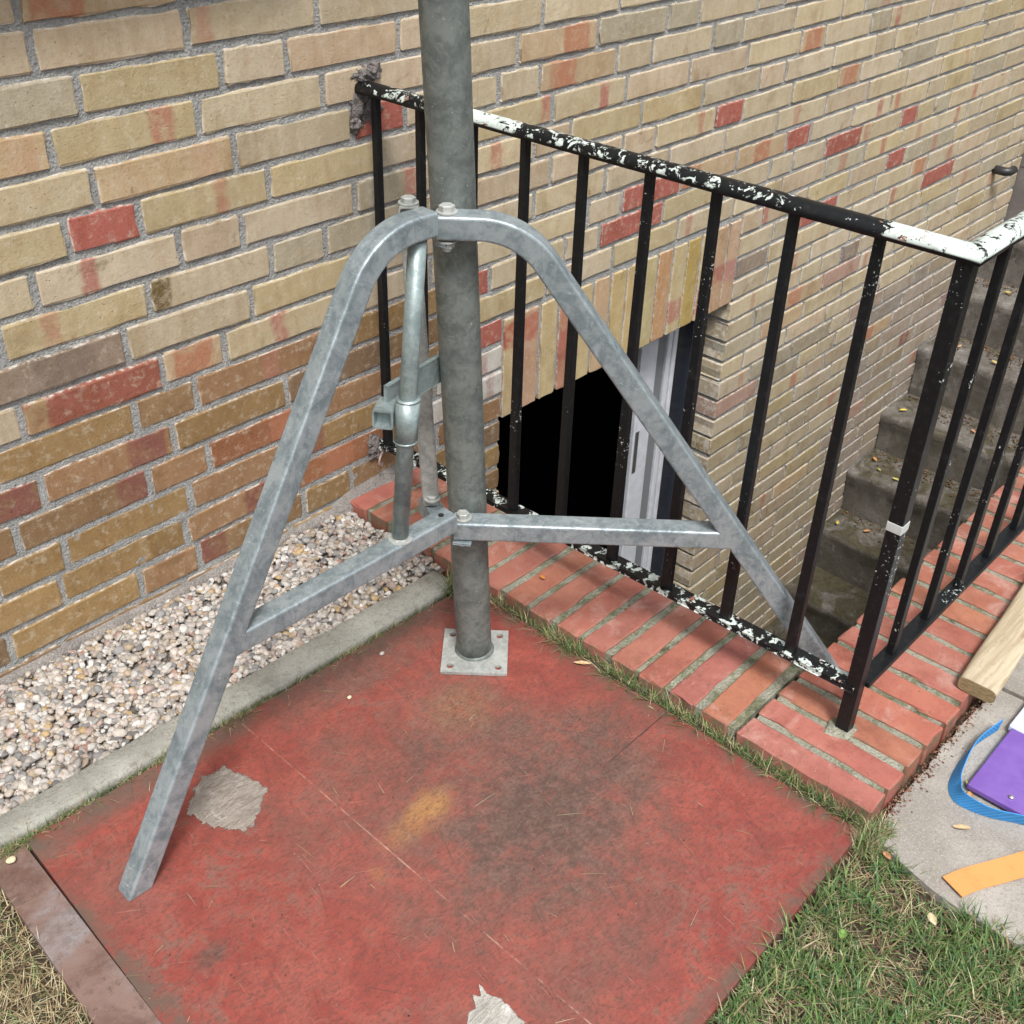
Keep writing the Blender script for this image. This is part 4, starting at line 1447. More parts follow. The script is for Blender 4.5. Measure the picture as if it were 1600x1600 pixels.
# black discs laid on the left arm, standing in for shade in bolt holes
t = MT('shade_black', 0.9)
M_DARK = t.done((0.01, 0.01, 0.01))
def shade_disc(c, r, nm):
    bm = bmesh.new()
    tube(bm, [(c[0], c[1], c[2] - 0.0), (c[0], c[1], c[2] + 0.0006)], r, 20)
    return obj(nm, bm, M_DARK, mast)
shade_disc((-0.354, -0.5335, 0.8282), 0.0045, 'hole_shade_disc')
shade_disc((-0.325, -0.5345, 0.3605), 0.0045, 'hole_shade_disc')

# lock tube with sleeve between the left arm and its strut
bm = bmesh.new()
tube(bm, [(-0.360, -0.533, 0.793), (-0.375, -0.5325, 0.65), (-0.404, -0.531, 0.362)], 0.0122, 28)
obj('lock_tube', bm, M_TUBE, mast, True)
def lerp(a, b, t):
    return Vector(a) + (Vector(b) - Vector(a)) * t
LA, LB = (-0.360, -0.533, 0.793), (-0.404, -0.531, 0.362)
bm = bmesh.new()
s0, s1 = lerp(LA, LB, 0.50), lerp(LA, LB, 0.645)
tube(bm, [s0, s0, s1, s1], [0.0130, 0.0165, 0.0165, 0.0130], 32, cap=False)
rr = tube(bm, [s0 + Vector((0, 0, 0.0010)), s0 - Vector((0, 0, 0.0012))], [0.0172, 0.0172], 32)
rr = tube(bm, [s1 + Vector((0, 0, 0.0010)), s1 - Vector((0, 0, 0.0012))], [0.0172, 0.0172], 32)
obj('sleeve', bm, M_TUBE, mast, True)
b_ = bolt((-0.4035, -0.531, 0.3555), 0.0135, 0.004)
b_.name = 'lock_nut'
# flat clamp bar running behind the pole
bm = bmesh.new()
obox(bm, (-0.392, -0.498, 0.566), (-0.190, -0.460, 0.560), (0.18, -1, 0), 0.006, 0.042, 0.001)
obj('clamp_bar', bm, M_TUBE, mast)
bm = bmesh.new()
sweep(bm, [(-0.412, -0.512, 0.548), (-0.395, -0.500, 0.548), (-0.380, -0.490, 0.548)], (0, 0, 1), 0.029)
obj('clamp_block', bm, M_TUBE, mast)
# folded rear leg and its stub arm
bm = bmesh.new()
sweep(bm, [(-0.2950, -0.4480, 0.786), (-0.2780, -0.4290, 0.786), (-0.2715, -0.4215, 0.783), (-0.2680, -0.4180, 0.775), (-0.2530, -0.412, 0.62), (-0.2120, -0.394, 0.268)], (0.75, -0.66, 0.0), 0.028, wall=0.002)
obj('rear_leg', bm, M_OLDZ, mast)
bolt((-0.2850, -0.436, 0.8005), 0.0105, 0.009)
bm = bmesh.new()
sweep(bm, [(-0.230, -0.440, 0.250), (-0.215, -0.405, 0.250), (-0.205, -0.375, 0.250)], (0, 0, 1), 0.030)
obj('rear_stub', bm, M_LEG, mast)
bolt((-0.2200, -0.405, 0.2800), 0.0100)
reparent(mast)

# ------------------------------------------------------------------ timber offcut, panel, straps
def wood_mat():
    t = MT('bare_timber', 0.8, spec=0.2)
    gr = t.noise(1.0, 6, 0.65, t.map(t.pos, scale=(7, 130, 130)), dist=0.4)
    kn = t.noise(1.0, 3, 0.6, t.map(t.pos, scale=(10, 40, 40)))
    c = t.mix(t.ramp(gr, 0.35, 0.65), (0.36, 0.29, 0.19), (0.50, 0.425, 0.305))
    c = t.mix(t.ramp(kn, 0.58, 0.72, 0, 0.6), c, (0.27, 0.18, 0.10))
    c = t.mix(t.ramp(t.noise(130, 5, 0.7), 0.58, 0.7, 0, 0.5), c, (0.20, 0.15, 0.10))
    return t.done(c, t.bump(gr, 0.6, 0.0015))
t2 = MT('timber_end_grain', 0.9, spec=0.15)
egr = t2.noise(1.0, 5, 0.7, t2.map(t2.pos, scale=(30, 90, 220)))
M_END = t2.done(t2.mix(t2.ramp(egr, 0.35, 0.65), (0.20, 0.145, 0.075), (0.31, 0.235, 0.13)), t2.bump(egr, 0.6, 0.002))
M_WOOD = wood_mat()
tim = empty('timber_offcut', 'pale bare timber offcut with rounded sawn end lying on the red brick edging', 'timber', (0.4, -1.19, 0.031))
def timber(x0, x1, yc, w, z0, h):
    prof = []
    for k in range(28):
        a = 2 * math.pi * k / 28
        cx = math.copysign(abs(math.cos(a)) ** 0.42, math.cos(a))
        sz = math.copysign(abs(math.sin(a)) ** 0.55, math.sin(a))
        prof.append((cx * w / 2, sz * h / 2))
    bm = bmesh.new()
    rows = []
    n = 40
    for i in range(n + 1):
        t = i / n
        x = x0 + (x1 - x0) * t
        rows.append([bm.verts.new((x, yc + 0.060 * t + a + 0.0012 * mn.noise(Vector((x * 12, a * 60, b * 60))), z0 + h / 2 + b + 0.0012 * mn.noise(Vector((x * 10, a * 50, 9))))) for a, b in prof])
    m = len(prof)
    for a, b in zip(rows, rows[1:]):
        for k in range(m):
            bm.faces.new((a[k], a[(k + 1) % m], b[(k + 1) % m], b[k]))
    o = obj('beam', bm, M_WOOD, tim, True)
    bm = bmesh.new()
    ring = [bm.verts.new((x0 - 0.0012, yc + a * 0.97, z0 + h / 2 + b * 0.94)) for a, b in prof]
    bk = [bm.verts.new((x0 + 0.004, yc + a * 0.97, z0 + h / 2 + b * 0.94)) for a, b in prof]
    bm.faces.new(ring)
    for k in range(m):
        bm.faces.new((ring[k], ring[(k + 1) % m], bk[(k + 1) % m], bk[k]))
    obj('end_grain', bm, M_END, tim)
timber(0.262, 1.05, -1.190, 0.064, 0.031, 0.028)
reparent(tim)

t = MT('purple_plastic', 0.42, spec=0.45)
M_PURP = t.done(t.mix(t.ramp(t.noise(25, 4), 0.4, 0.65), (0.165, 0.085, 0.34), (0.19, 0.105, 0.38)), t.bump(t.noise(300, 3), 0.2, 0.0006))
t = MT('pale_plastic', 0.35, spec=0.45)
M_PALE = t.done((0.62, 0.70, 0.80))
t = MT('screw_steel', 0.3, 0.9)
M_SCREW = t.done((0.6, 0.6, 0.58))
pan = empty('purple_panel', 'purple plastic panel with a pale blue upper section and screws lying on concrete', 'panel', (0.2, -1.4, 0.0))
bm = bmesh.new()
box(bm, 0.085, 0.253, -1.60, -1.262, 0.006, 0.016, 0.002)
obj('purple_section', bm, M_PURP, pan)
bm = bmesh.new()
box(bm, 0.2535, 0.52, -1.60, -1.257, 0.006, 0.018, 0.002)
obj('pale_section', bm, M_PALE, pan)
for (sx, sy) in ((0.105, -1.322), (0.20, -1.345)):
    bm = bmesh.new()
    blob(bm, (sx, sy, 0.0175), 0.0045, 0.0045, 0.0030, 0.0, 2, 0.0)
    obj('screw', bm, M_SCREW, pan, True)
bm = bmesh.new()
box(bm, 0.10, 0.50, -1.59, -1.28, 0.0005, 0.0058)
obj('gap_shade', bm, M_DARK, pan)  # near-black filler standing in for the shadow under the panel
reparent(pan)

def ribbon(name, pts, w, tilt, mat, label, th=0.0014, cat='strap'):
    """pts: ground plan with heights; tilt: angle of the band's width from upright, per point"""
    bm = bmesh.new()
    P = smooth_path(pts, 10)
    n = len(P)
    T = [tilt[0] + (tilt[1] - tilt[0]) * i / (n - 1) if len(tilt) == 2 else np.interp(i / (n - 1), np.linspace(0, 1, len(tilt)), tilt) for i in range(n)]
    prev = None
    for i, p in enumerate(P):
        d = (P[min(i + 1, n - 1)] - P[max(i - 1, 0)])
        d.z = 0
        d.normalize()
        s = Vector((-d.y, d.x, 0))
        a = math.radians(T[i])
        up = Vector((0, 0, 1)) * math.cos(a) + s * math.sin(a)
        nn = d.cross(up)
        q = p
        row = [bm.verts.new(c) for c in (q + nn * th / 2, q + up * w * 0.5 + nn * th / 2, q + up * w + nn * th / 2, q + up * w - nn * th / 2, q + up * w * 0.5 - nn * th / 2, q - nn * th / 2)]
        if prev:
            for k in range(6):
                bm.faces.new((prev[k], prev[(k + 1) % 6], row[(k + 1) % 6], row[k]))
        else:
            bm.faces.new(row)
        prev = row
    bm.faces.new(prev)
    return tag(obj(name, bm, mat, None, False), label, cat)
def webbing(name, ca, cb, sc):
    t = MT(name, 0.7, spec=0.3)
    w = t.n('ShaderNodeTexWave', wave_type='BANDS', bands_direction='DIAGONAL')
    w.inputs['Scale'].default_value = sc
    w.inputs['Distortion'].default_value = 1.0
    t.set(w.inputs['Vector'], t.pos)
    f = w.outputs['Fac']
    c = t.mix(t.ramp(f, 0, 1, 0.2, 0.8), ca, cb)
    c = t.mix(t.ramp(t.noise(40, 4), 0.5, 0.7, 0, 0.4), c, [x * 0.75 for x in ca])
    return t.done(c, t.bump(f, 0.5, 0.001))
M_BLUE = webbing('blue_webbing', (0.035, 0.215, 0.53), (0.065, 0.31, 0.66), 95)
M_ORNG = webbing('orange_webbing', (0.74, 0.30, 0.095), (0.78, 0.335, 0.115), 260)
ribbon('blue_strap', [(0.245, -1.245, 0.004), (0.185, -1.232, 0.002), (0.130, -1.230, 0.001), (0.080, -1.238, 0.001), (0.055, -1.256, 0.001), (0.052, -1.280, 0.001), (0.062, -1.315, 0.001), (0.082, -1.355, 0.002), (0.10, -1.42, 0.006)],
       0.027, [5, 12, 26, 30, 5, -14, -18, -15], M_BLUE, 'blue webbing strap looped on the concrete beside the purple panel')
ribbon('orange_strap', [(-0.110, -1.345, 0.006), (-0.080, -1.357, 0.005), (-0.035, -1.382, 0.004), (0.02, -1.412, 0.004), (0.10, -1.455, 0.006)], 0.038, [91, 90, 90, 90], M_ORNG,
       'flat orange webbing strap with a cut end lying across grass and concrete')

# bent pipe stub on the far wall
bm = bmesh.new()
tube(bm, [(3.125, 0.01, 0.032), (3.125, -0.045, 0.032), (3.14, -0.055, 0.032), (3.17, -0.056, 0.033)], 0.016, 16)
t = MT('black_fitting', 0.4)
tag(obj('pipe_stub', bm, t.done((0.03, 0.03, 0.03)), None, True), 'small dark pipe stub sticking out of the far end of the brick wall', 'pipe')

# ------------------------------------------------------------------ gravel
def ico():
    bm = bmesh.new()
    bmesh.ops.create_icosphere(bm, subdivisions=2, radius=1.0)
    v = np.array([q.co[:] for q in bm.verts])
    f = np.array([[q.index for q in p.verts] for p in bm.faces])
    bm.free()
    return v, f
IV, IF = ico()
def tri_mesh(name, V, F, cols, mat, smooth=False):
    me = bpy.data.meshes.new(name)
    nv, nf, k = len(V), len(F), F.shape[1]
    me.vertices.add(nv)
    me.vertices.foreach_set('co', V.astype(np.float32).ravel())
    me.loops.add(nf * k)
    me.loops.foreach_set('vertex_index', F.astype(np.int32).ravel())
    me.polygons.add(nf)
    me.polygons.foreach_set('loop_start', np.arange(0, nf * k, k, dtype=np.int32))
    try:
        me.polygons.foreach_set('loop_total', np.full(nf, k, dtype=np.int32))
    except Exception:
        pass
    me.update(calc_edges=True)
    color_attr(me, 'tint', np.concatenate([cols, np.ones((nv, 1))], axis=1))
    return link(name, me, mat, None, smooth)
PAL = np.array([(0.47, 0.425, 0.37), (0.42, 0.36, 0.305), (0.56, 0.535, 0.50), (0.37, 0.29, 0.21), (0.31, 0.285, 0.26), (0.42, 0.32, 0.275), (0.28, 0.27, 0.26), (0.46, 0.33, 0.18), (0.34, 0.21, 0.165), (0.19, 0.18, 0.175), (0.50, 0.44, 0.39)])
PW = np.array([6, 3.5, 5.5, 2.5, 3, 1.6, 2.8, 1.2, .7, 1.8, 5])
PW /= PW.sum()
def stones(n, x0, x1, yfun, zfun, smin, smax):
    V = np.empty((n, len(IV), 3))
    Cc = np.empty((n, len(IV), 3))
    for i in range(n):
        s = rng.uniform(smin, smax) * (1.35 if rng.random() < 0.08 else 1)
        sh = IV.copy()
        # angular facets: cut by random planes
        for _ in range(5):
            d = rng.normal(size=3)
            d /= np.linalg.norm(d)
            h = rng.uniform(0.5, 0.85)
            dd = sh @ d
            over = np.maximum(dd - h, 0)
            sh = sh - over[:, None] * d
        sh *= np.array([1.0, rng.uniform(0.62, 0.95), rng.uniform(0.45, 0.75)])
        a = rng.normal(size=3) * np.array([0.35, 0.35, 3])
        ca, sa = np.cos(a), np.sin(a)
        Rx = np.array([[1, 0, 0], [0, ca[0], -sa[0]], [0, sa[0], ca[0]]])
        Ry = np.array([[ca[1], 0, sa[1]], [0, 1, 0], [-sa[1], 0, ca[1]]])
        Rz = np.array([[ca[2], -sa[2], 0], [sa[2], ca[2], 0], [0, 0, 1]])
        sh = sh @ (Rz @ Ry @ Rx).T * s
        x = rng.uniform(x0, x1)
        y0, y1 = yfun(x)
        y = rng.uniform(y0, y1)
        V[i] = sh + np.array([x, y, zfun(x, y) + rng.uniform(-0.004, 0.004)])
        Cc[i] = PAL[rng.choice(len(PAL), p=PW)] * rng.uniform(0.8, 1.12)
    F = (IF[None] + (np.arange(n) * len(IV))[:, None, None]).reshape(-1, 3)
    return V.reshape(-1, 3), F, Cc.reshape(-1, 3)
def gy(x):
    yi = -0.272 - 0.024 * (x + 0.96) if x > -0.96 else -0.272
    return yi + 0.006, -0.016
def gz(x, y):
    return 0.006 + 0.006 * float(mn.noise(Vector((x * 6, y * 6, 0)))) + 0.004 * (y + 0.27) / 0.27
V, F, Cc = stones(7200, -1.20, -0.090, gy, gz, 0.0038, 0.0100)
o = tri_mesh('gravel', V, F, Cc, M_STONE, True)
o['kind'] = 'stuff'
o['label'] = 'loose mixed pale pebbles filling the strip between kerb and brick wall'
flat_poly('gravel_bed', [(-1.8, -0.275), (-0.085, -0.296), (-0.085, -0.012), (-1.8, -0.012)], 0.001, M_BED)
# a few stray stones
for (x, y, z, s, c, lab) in [(-0.985, -0.352, 0.008, 0.0072, (0.62, 0.54, 0.36), 'pale yellow pebble at the left end of the kerb by the brown board'),
                     (-0.335, -0.395, 0.0075, 0.0050, (0.5, 0.46, 0.42), 'small grey pebble on the red board below the kerb'),
                     (-0.445, -0.438, 0.0078, 0.0042, (0.66, 0.60, 0.42), 'tiny cream pebble on the red board left of the mast')]:
    v = IV * s * np.array([1, 0.8, 0.6])
    v = v + rng.normal(size=v.shape) * s * 0.05 + np.array([x, y, z + s * 0.3])
    tag(tri_mesh('pebble', v, IF, np.tile(c, (len(v), 1)), M_STONE, True), lab, 'pebble')

# ------------------------------------------------------------------ grass
def blades(P, Lr, Wd, lean, cols, droop=0.6, seg=3):
    """P base points (n,3)"""
    n = len(P)
    az = rng.uniform(0, 2 * math.pi, n)
    le = np.abs(rng.normal(lean[0], lean[1], n))
    L = rng.uniform(Lr[0], Lr[1], n) * (0.6 + 0.8 * rng.random(n))
    w = rng.uniform(Wd[0], Wd[1], n)
    dirx, diry = np.cos(az), np.sin(az)
    sx, sy = -diry, dirx
    curve = rng.uniform(0, droop, n)
    rows = []
    pos = P.copy()
    ang = le.copy()
    for k in range(seg + 1):
        t = k / seg
        ww = w * (1 - t ** 1.6) * 0.5 + 0.00008
        rows.append(np.stack([np.stack([pos[:, 0] + sx * ww, pos[:, 1] + sy * ww, pos[:, 2]], 1), np.stack([pos[:, 0] - sx * ww, pos[:, 1] - sy * ww, pos[:, 2]], 1)], 1))
        st = L / seg
        pos = pos + np.stack([dirx * np.sin(ang) * st, diry * np.sin(ang) * st, np.cos(ang) * st], 1)
        ang = np.minimum(ang + curve, 1.75)
        pos[:, 2] = np.maximum(pos[:, 2], P[:, 2] + 0.001)
    V = np.stack(rows, 1)                      # n, seg+1, 2, 3
    V = V.reshape(n, -1, 3)
    q = []
    for k in range(seg):
        a = 2 * k
        q.append([a, a + 1, a + 3, a + 2])
    F = (np.array(q)[None] + (np.arange(n) * (2 * (seg + 1)))[:, None, None]).reshape(-1, 4)
    Cc = np.repeat(cols[:, None, :], 2 * (seg + 1), 1)
    tip = np.linspace(0, 1, seg + 1).repeat(2)[None, :, None]
    Cc = Cc * (0.75 + 0.4 * tip)
    return V.reshape(-1, 3), F, Cc.reshape(-1, 3)
GREENS = np.array([(0.100, 0.185, 0.048), (0.140, 0.225, 0.065), (0.075, 0.145, 0.045), (0.20, 0.26, 0.095), (0.085, 0.175, 0.070)])
STRAWS = np.array([(0.44, 0.37, 0.21), (0.54, 0.47, 0.30), (0.36, 0.28, 0.15), (0.27, 0.18, 0.10)])
def gcol(n, dry):
    g_ = GREENS[rng.integers(0, len(GREENS), n)] * rng.uniform(0.75, 1.2, (n, 1))
    s_ = STRAWS[rng.integers(0, len(STRAWS), n)] * rng.uniform(0.75, 1.15, (n, 1))
    m = rng.random(n) < dry
    g_[m] = s_[m]
    return g_
def join(parts):
    V, F, Cc, o = [], [], [], 0
    for v, f, c in parts:
        V.append(v)
        F.append(f + o)
        Cc.append(c)
        o += len(v)
    return np.concatenate(V), np.concatenate(F), np.concatenate(Cc)
# green lawn, lower right
def lawn_pts(n, x0, x1, y0, y1, keep, z=-0.012):
    X = rng.uniform(x0, x1, n)
    Y = rng.uniform(y0, y1, n)
    m = keep(X, Y)
    X, Y = X[m], Y[m]
    return np.stack([X, Y, np.full(len(X), z)], 1)
def slab_edge(Y):
    return np.interp(Y, [-1.66, -1.60, -1.52, -1.43, -1.33, -1.20], [0.02, 0.0, -0.085, -0.128, -0.128, -0.10])
def nz(X, Y, s, off=0):
    return np.array([mn.noise(Vector((x * s + off, y * s, off))) for x, y in zip(X, Y)])
P = lawn_pts(30000, -0.75, 0.06, -1.72, -1.196, lambda X, Y: X < slab_edge(Y) + 0.008)
dn = nz(P[:, 0], P[:, 1], 11)
bare = nz(P[:, 0], P[:, 1], 14, 5)
P = P[(dn > -0.32) & ~((bare < -0.26) & (rng.random(len(P)) < 0.85))]
P[:, 2] += 0.002
bp_ = (np.hypot((P[:, 0] + 0.160) / 0.050, (P[:, 1] + 1.290) / 0.038) < 1) | (np.hypot((P[:, 0] + 0.30) / 0.03, (P[:, 1] + 1.33) / 0.035) < 1)
P = P[~(bp_ & (rng.random(len(P)) < 0.9))]
h1 = blades(P, (0.014, 0.042), (0.0008, 0.0030), (0.65, 0.4), gcol(len(P), 0.09), 0.55)
P2 = lawn_pts(10500, -0.75, 0.05, -1.72, -1.196, lambda X, Y: X < slab_edge(Y) + 0.014)
P2[:, 2] += 0.003
h2 = blades(P2, (0.012, 0.040), (0.0006, 0.0014), (1.35, 0.18), gcol(len(P2), 0.95), 0.15)
P3 = lawn_pts(160000, -3.0, 3.0, -4.2, -1.72, lambda X, Y: rng.random(len(X)) < 0.35)
h3 = blades(P3, (0.02, 0.05), (0.002, 0.004), (0.6, 0.3), gcol(len(P3), 0.25), 0.5)
V, F, Cc = join([h1, h2, h3])
o = tri_mesh('lawn_grass', V, F, Cc, M_GRASS)
o['kind'] = 'stuff'
o['label'] = 'patchy green lawn mixed with dead straw and bare soil'
# dry lawn, lower left
def leftkeep(X, Y):
    return X < np.interp(Y, [-1.62, -0.335], [-1.10, -1.016]) + 0.004
P = lawn_pts(26000, -1.75, -1.0, -1.5, -0.335, leftkeep)
h1 = blades(P, (0.012, 0.030), (0.0007, 0.0017), (0.75, 0.35), gcol(len(P), 0.72), 0.5)
P = lawn_pts(16000, -1.75, -1.0, -1.5, -0.335, leftkeep)
P[:, 2] += 0.004
h2 = blades(P, (0.012, 0.036), (0.0006, 0.0014), (1.35, 0.2), gcol(len(P), 0.97), 0.15)
V, F, Cc = join([h1, h2])
o = tri_mesh('dry_grass', V, F, Cc, M_GRASS)
o['kind'] = 'stuff'
o['label'] = 'short straw coloured dry grass left of the brown board'
# tufts in the gaps
parts = []
def tuft(x, y, z, n, sx, sy, L, dry, lean=(0.6, 0.4), wd=(0.0006, 0.0015)):
    P = np.stack([rng.normal(x, sx, n), rng.normal(y, sy, n), np.full(n, z)], 1)
    parts.append(blades(P, L, wd, lean, gcol(n, dry), 0.45))
for i in range(240):
    y = rng.uniform(-1.185, -0.40)
    d = 0.5 + 0.6 * mn.noise(Vector((y * 13, 0, 0)))
    if -0.70 < y < -0.665:
        d = 0.05
    tuft(-0.0905 + rng.uniform(-0.004, 0.004), y, -0.004, int(3 + 26 * max(0, d)), 0.0035, 0.007, (0.012, 0.030), 0.35)
for y, n in ((-0.505, 40), (-0.555, 60), (-0.59, 120), (-0.615, 110), (-0.635, 80), (-0.71, 90), (-0.74, 120), (-0.80, 90), (-0.85, 80), (-0.90, 50), (-0.97, 90), (-1.02, 110), (-1.07, 60), (-1.12, 110), (-1.16, 80)):
    tuft(-0.094, y, 0.0, n, 0.007, 0.012, (0.022, 0.046), 0.38, (0.75, 0.45), (0.0006, 0.0019))
tuft(-0.092, -0.445, 0.0, 70, 0.006, 0.018, (0.025, 0.045), 0.97, (1.0, 0.4), (0.001, 0.0022))
tuft(-0.118, -0.355, 0.005, 240, 0.011, 0.012, (0.022, 0.05), 0.30, (0.7, 0.4))
for i in range(130):
    x = rng.uniform(-1.0, -0.14)
    yo = -0.322 - 0.040 * (x + 0.985)
    d = 0.25 + 0.9 * mn.noise(Vector((x * 9, 7, 0)))
    tuft(x, yo - 0.0055, 0.0, int(5 + 34 * max(0, d)), 0.009, 0.0026, (0.012, 0.026), 0.5, (0.95, 0.5))
for x, n in ((-0.62, 40), (-0.585, 60), (-0.60, 50), (-0.86, 60), (-0.90, 70), (-0.95, 70), (-0.98, 60), (-0.79, 30), (-0.72, 16), (-0.40, 14), (-0.36, 16), (-0.24, 12)):
    yo = -0.322 - 0.040 * (x + 0.985)
    tuft(x, yo - 0.006, 0.0, n, 0.010, 0.004, (0.014, 0.030), 0.6, (1.05, 0.45))
for i in range(30):
    tuft(rng.uniform(-0.13, -0.07), rng.uniform(-1.215, -1.190), 0.0, 26, 0.008, 0.006, (0.012, 0.03), 0.55, (0.8, 0.4))
V, F, Cc = join(parts)
o = tri_mesh('gap_grass', V, F, Cc, M_GRASS)
o['kind'] = 'stuff'
o['label'] = 'thin grass tufts growing out of the gaps around the red board'
# soil and moss filling the gap beside the edging
bm = bmesh.new()
for i in range(260):
    y = random.uniform(-1.19, -0.40)
    blob(bm, (-0.093 + random.uniform(-0.010, 0.004), y, -0.001), random.uniform(0.004, 0.012), random.uniform(0.004, 0.014), random.uniform(0.004, 0.010), i, 1, 0.5)
o = obj('gap_soil', bm, M_SOIL)
o['kind'] = 'stuff'
o['label'] = 'dark soil filling the gap between the red board and the brick edging'
# brick crumbs and litter along the outer side of the edging
n = 520
X = XO + 0.0 + rng.random(n) ** 1.4 * 0.40
Yc = -1.190 - np.abs(rng.normal(0, 0.010, n))
SV = []
CC = []
OV = np.array([(1, 0, 0), (-1, 0, 0), (0, 1, 0), (0, -1, 0), (0, 0, 1), (0, 0, -1)], float)
OF = np.array([(0, 2, 4), (2, 1, 4), (1, 3, 4), (3, 0, 4), (2, 0, 5), (1, 2, 5), (3, 1, 5), (0, 3, 5)])
def crumbs(name, X, Y, Z, s, pal, label):
    n = len(X)
    V = np.empty((n, 6, 3))
    Cc = np.empty((n, 6, 3))
    for i in range(n):
        a = rng.uniform(0, 6.28)
        R_ = np.array([[math.cos(a), -math.sin(a), 0], [math.sin(a), math.cos(a), 0], [0, 0, 1]])
        v = (OV * rng.uniform(0.5, 1.3, 3) * rng.uniform(*s) * np.array([1, 1, 0.6])) @ R_.T
        V[i] = v + np.array([X[i], Y[i], Z[i]])
        Cc[i] = np.array(pal[rng.integers(0, len(pal))]) * rng.uniform(0.7, 1.2)
    F = (OF[None] + (np.arange(n) * 6)[:, None, None]).reshape(-1, 3)
    o = tri_mesh(name, V.reshape(-1, 3), F, Cc.reshape(-1, 3), M_LEAF)
    o['kind'] = 'stuff'
    o['label'] = label
crumbs('brick_crumbs', X, Yc, np.full(n, 0.001), (0.0008, 0.0028), [(0.22, 0.09, 0.06), (0.30, 0.15, 0.10), (0.16, 0.08, 0.05), (0.38, 0.27, 0.18)], 'reddish brick crumbs and dry litter along the foot of the brick edging')
n = 2600
sx = rng.integers(0, len(tops), n)
X = np.array([allst[2 + i][0] for i in sx]) + 0.20 - np.abs(rng.normal(0, 0.055, n)).clip(0, 0.17)
Z = np.array([allst[2 + i][1] for i in sx]) + 0.002
crumbs('stair_litter', X, -rng.random(n) ** 0.8 * 0.93 - 0.01, Z, (0.002, 0.007), [(0.16, 0.085, 0.05), (0.24, 0.13, 0.07), (0.10, 0.07, 0.045), (0.30, 0.20, 0.10)], 'brown leaf litter strewn over the stair treads')
n = 260
crumbs('board_litter', rng.uniform(-0.97, -0.11, n), rng.uniform(-1.18, -0.35, n), np.full(n, 0.0068), (0.0005, 0.0014), [(0.05, 0.03, 0.025), (0.45, 0.33, 0.22), (0.12, 0.07, 0.05)], 'tiny dry crumbs scattered over the red board')

# straws lying on the board
parts = []
n = 70
P = np.stack([rng.uniform(-0.98, -0.12, n), rng.uniform(-1.17, -0.36, n), np.full(n, 0.0072)], 1)
parts.append(blades(P, (0.008, 0.030), (0.0004, 0.0009), (1.5, 0.03), gcol(n, 1.0), 0.03))
V, F, Cc = join(parts)
o = tri_mesh('loose_straw', V, F, Cc, M_GRASS)
o['kind'] = 'stuff'
o['label'] = 'loose dry straws scattered over the red board'

# ------------------------------------------------------------------ fallen leaves
def leaf(loc, L, wd, rot, col, label, group=None, curl=0.5, tiltx=0.0):
    nu, nv = 8, 4
    V, F, Cc = [], [], []
    for i in range(nu + 1):
        t = i / nu
        w = wd * math.sin(math.pi * min(1, t * 0.96 + 0.02)) ** 0.8
        for j in range(nv + 1):
            s = (j / nv - 0.5)
            V.append(((t - 0.5) * L, s * w, curl * (abs(s) * w * 0.9 + 0.25 * L * (t - 0.5) ** 2) + 0.0015 * mn.noise(Vector((i * 0.7 + loc[0] * 50, j * 0.9, 0)))))
            Cc.append([c * (0.8 + 0.35 * (1 - abs(s) * 2)) for c in col])
    for i in range(nu):
        for j in range(nv):
            a = i * (nv + 1) + j
            F.append((a, a + 1, a + nv + 2, a + nv + 1))
    V = np.array(V)
    o = tri_mesh('fallen_leaf', V, np.array(F), np.array(Cc), M_LEAF, True)
    o.location = loc
    o.rotation_euler = (tiltx, 0, rot)
    return tag(o, label, 'leaf', group)
leaf((-0.112, -0.660, 0.010), 0.030, 0.009, -0.9, (0.66, 0.45, 0.26), 'curled pale tan leaf on the red board beside the grass gap')
leaf((-0.003, -0.470, 0.034), 0.014, 0.009, 1.4, (0.60, 0.24, 0.06), 'small orange leaf on the red brick edging right of the mast')
leaf((-0.182, -1.331, 0.016), 0.022, 0.012, 0.9, (0.68, 0.55, 0.34), 'pale cream leaf lying in the green grass')
leaf((0.010, -1.290, 0.003), 0.026, 0.010, -0.9, (0.60, 0.42, 0.24), 'narrow tan leaf under the blue strap')
leaf((0.078, -1.272, 0.003), 0.018, 0.010, 0.4, (0.55, 0.30, 0.13), 'reddish leaf inside the loop of the blue strap')
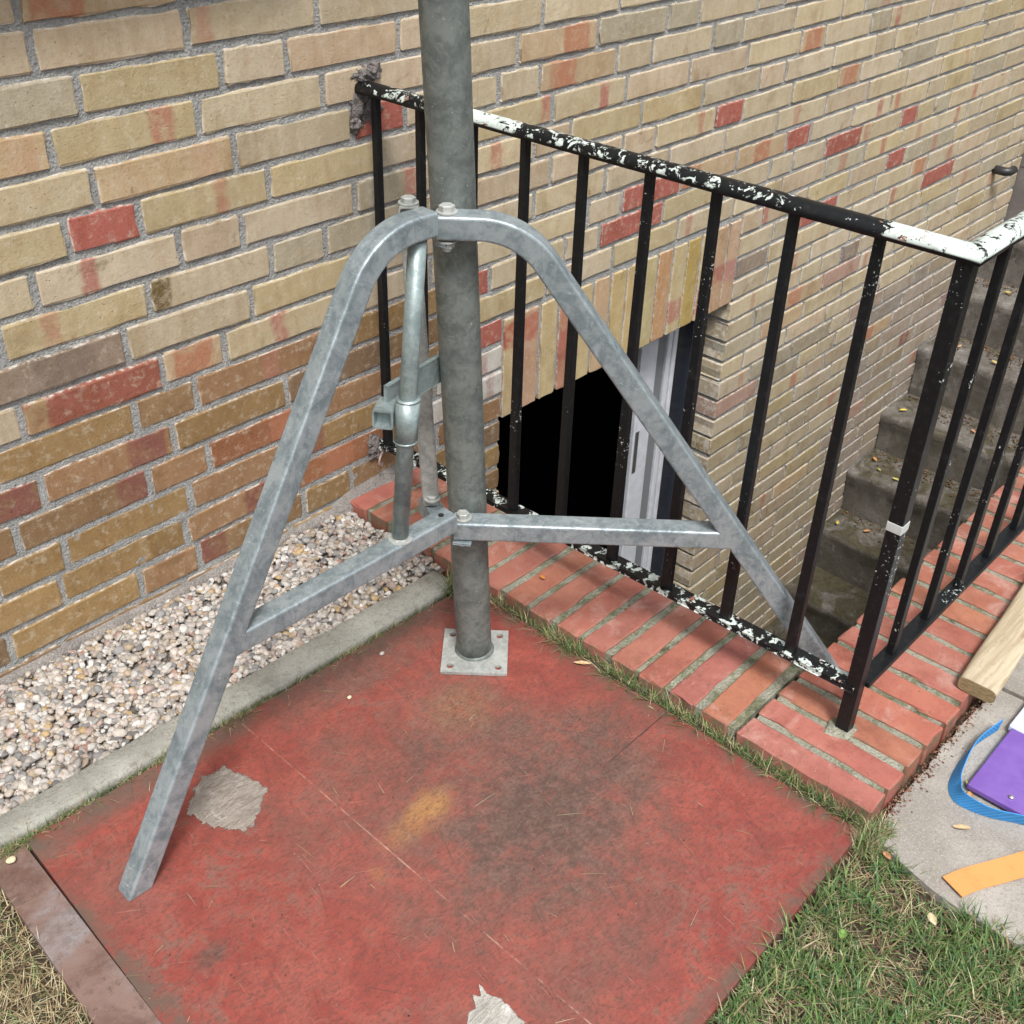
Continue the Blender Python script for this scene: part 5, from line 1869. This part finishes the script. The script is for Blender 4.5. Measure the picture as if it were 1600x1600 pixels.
leaf((0.094, -1.262, 0.006), 0.022, 0.007, 0.7, (0.42, 0.42, 0.16), 'olive curled leaf inside the loop of the blue strap by the purple panel')
leaf((-0.120, -1.235, 0.008), 0.016, 0.010, 1.2, (0.50, 0.25, 0.13), 'small rusty leaf in the grass at the board corner')
leaf((-0.285, -1.255, 0.012), 0.016, 0.012, 0.2, (0.17, 0.30, 0.07), 'green clover leaf in the lawn')
SL = [(2.30, -0.05, 0, (0.62, 0.48, 0.08)), (2.33, -0.16, 0, (0.62, 0.30, 0.12)), (2.46, -0.10, 1, (0.45, 0.42, 0.10)), (2.52, -0.05, 1, (0.60, 0.28, 0.10)), (2.44, -0.18, 1, (0.55, 0.50, 0.15)),
      (2.66, -0.06, 2, (0.68, 0.52, 0.08)), (2.76, -0.09, 2, (0.36, 0.17, 0.07)), (2.70, -0.33, 2, (0.62, 0.30, 0.16)), (2.50, -0.42, 1, (0.55, 0.26, 0.12)), (2.92, -0.12, 3, (0.62, 0.36, 0.2)),
      (2.88, -0.28, 3, (0.60, 0.46, 0.15)), (2.78, -0.52, 2, (0.66, 0.55, 0.08)), (3.05, -0.30, 4, (0.50, 0.30, 0.1)), (3.12, -0.18, 4, (0.66, 0.50, 0.10)), (2.95, -0.60, 3, (0.60, 0.48, 0.2)), (2.38, -0.55, 0, (0.5, 0.3, 0.12))]
for i, (x, y, s, c) in enumerate(SL):
    hue = 'yellow' if c[1] > 0.44 else 'brown' if c[1] < 0.29 else 'orange' if c[0] > 0.58 else 'olive' if c[1] > 0.40 else 'tan'
    ordn = ['lowest', 'second', 'third', 'fourth', 'fifth', 'sixth'][s]
    side = 'against the brick wall' if y > -0.07 else 'a little out from the wall' if y > -0.15 else 'near the middle' if y > -0.4 else 'towards the railing'
    leaf((x, y, tops[s][1] + 0.008), random.uniform(0.022, 0.036), random.uniform(0.010, 0.016), random.uniform(0, 6.2), c,
         '%s leaf on the %s visible concrete step, %s' % (hue, ordn, side), 'leaves fallen on the concrete steps')

bpy.context.view_layer.update()
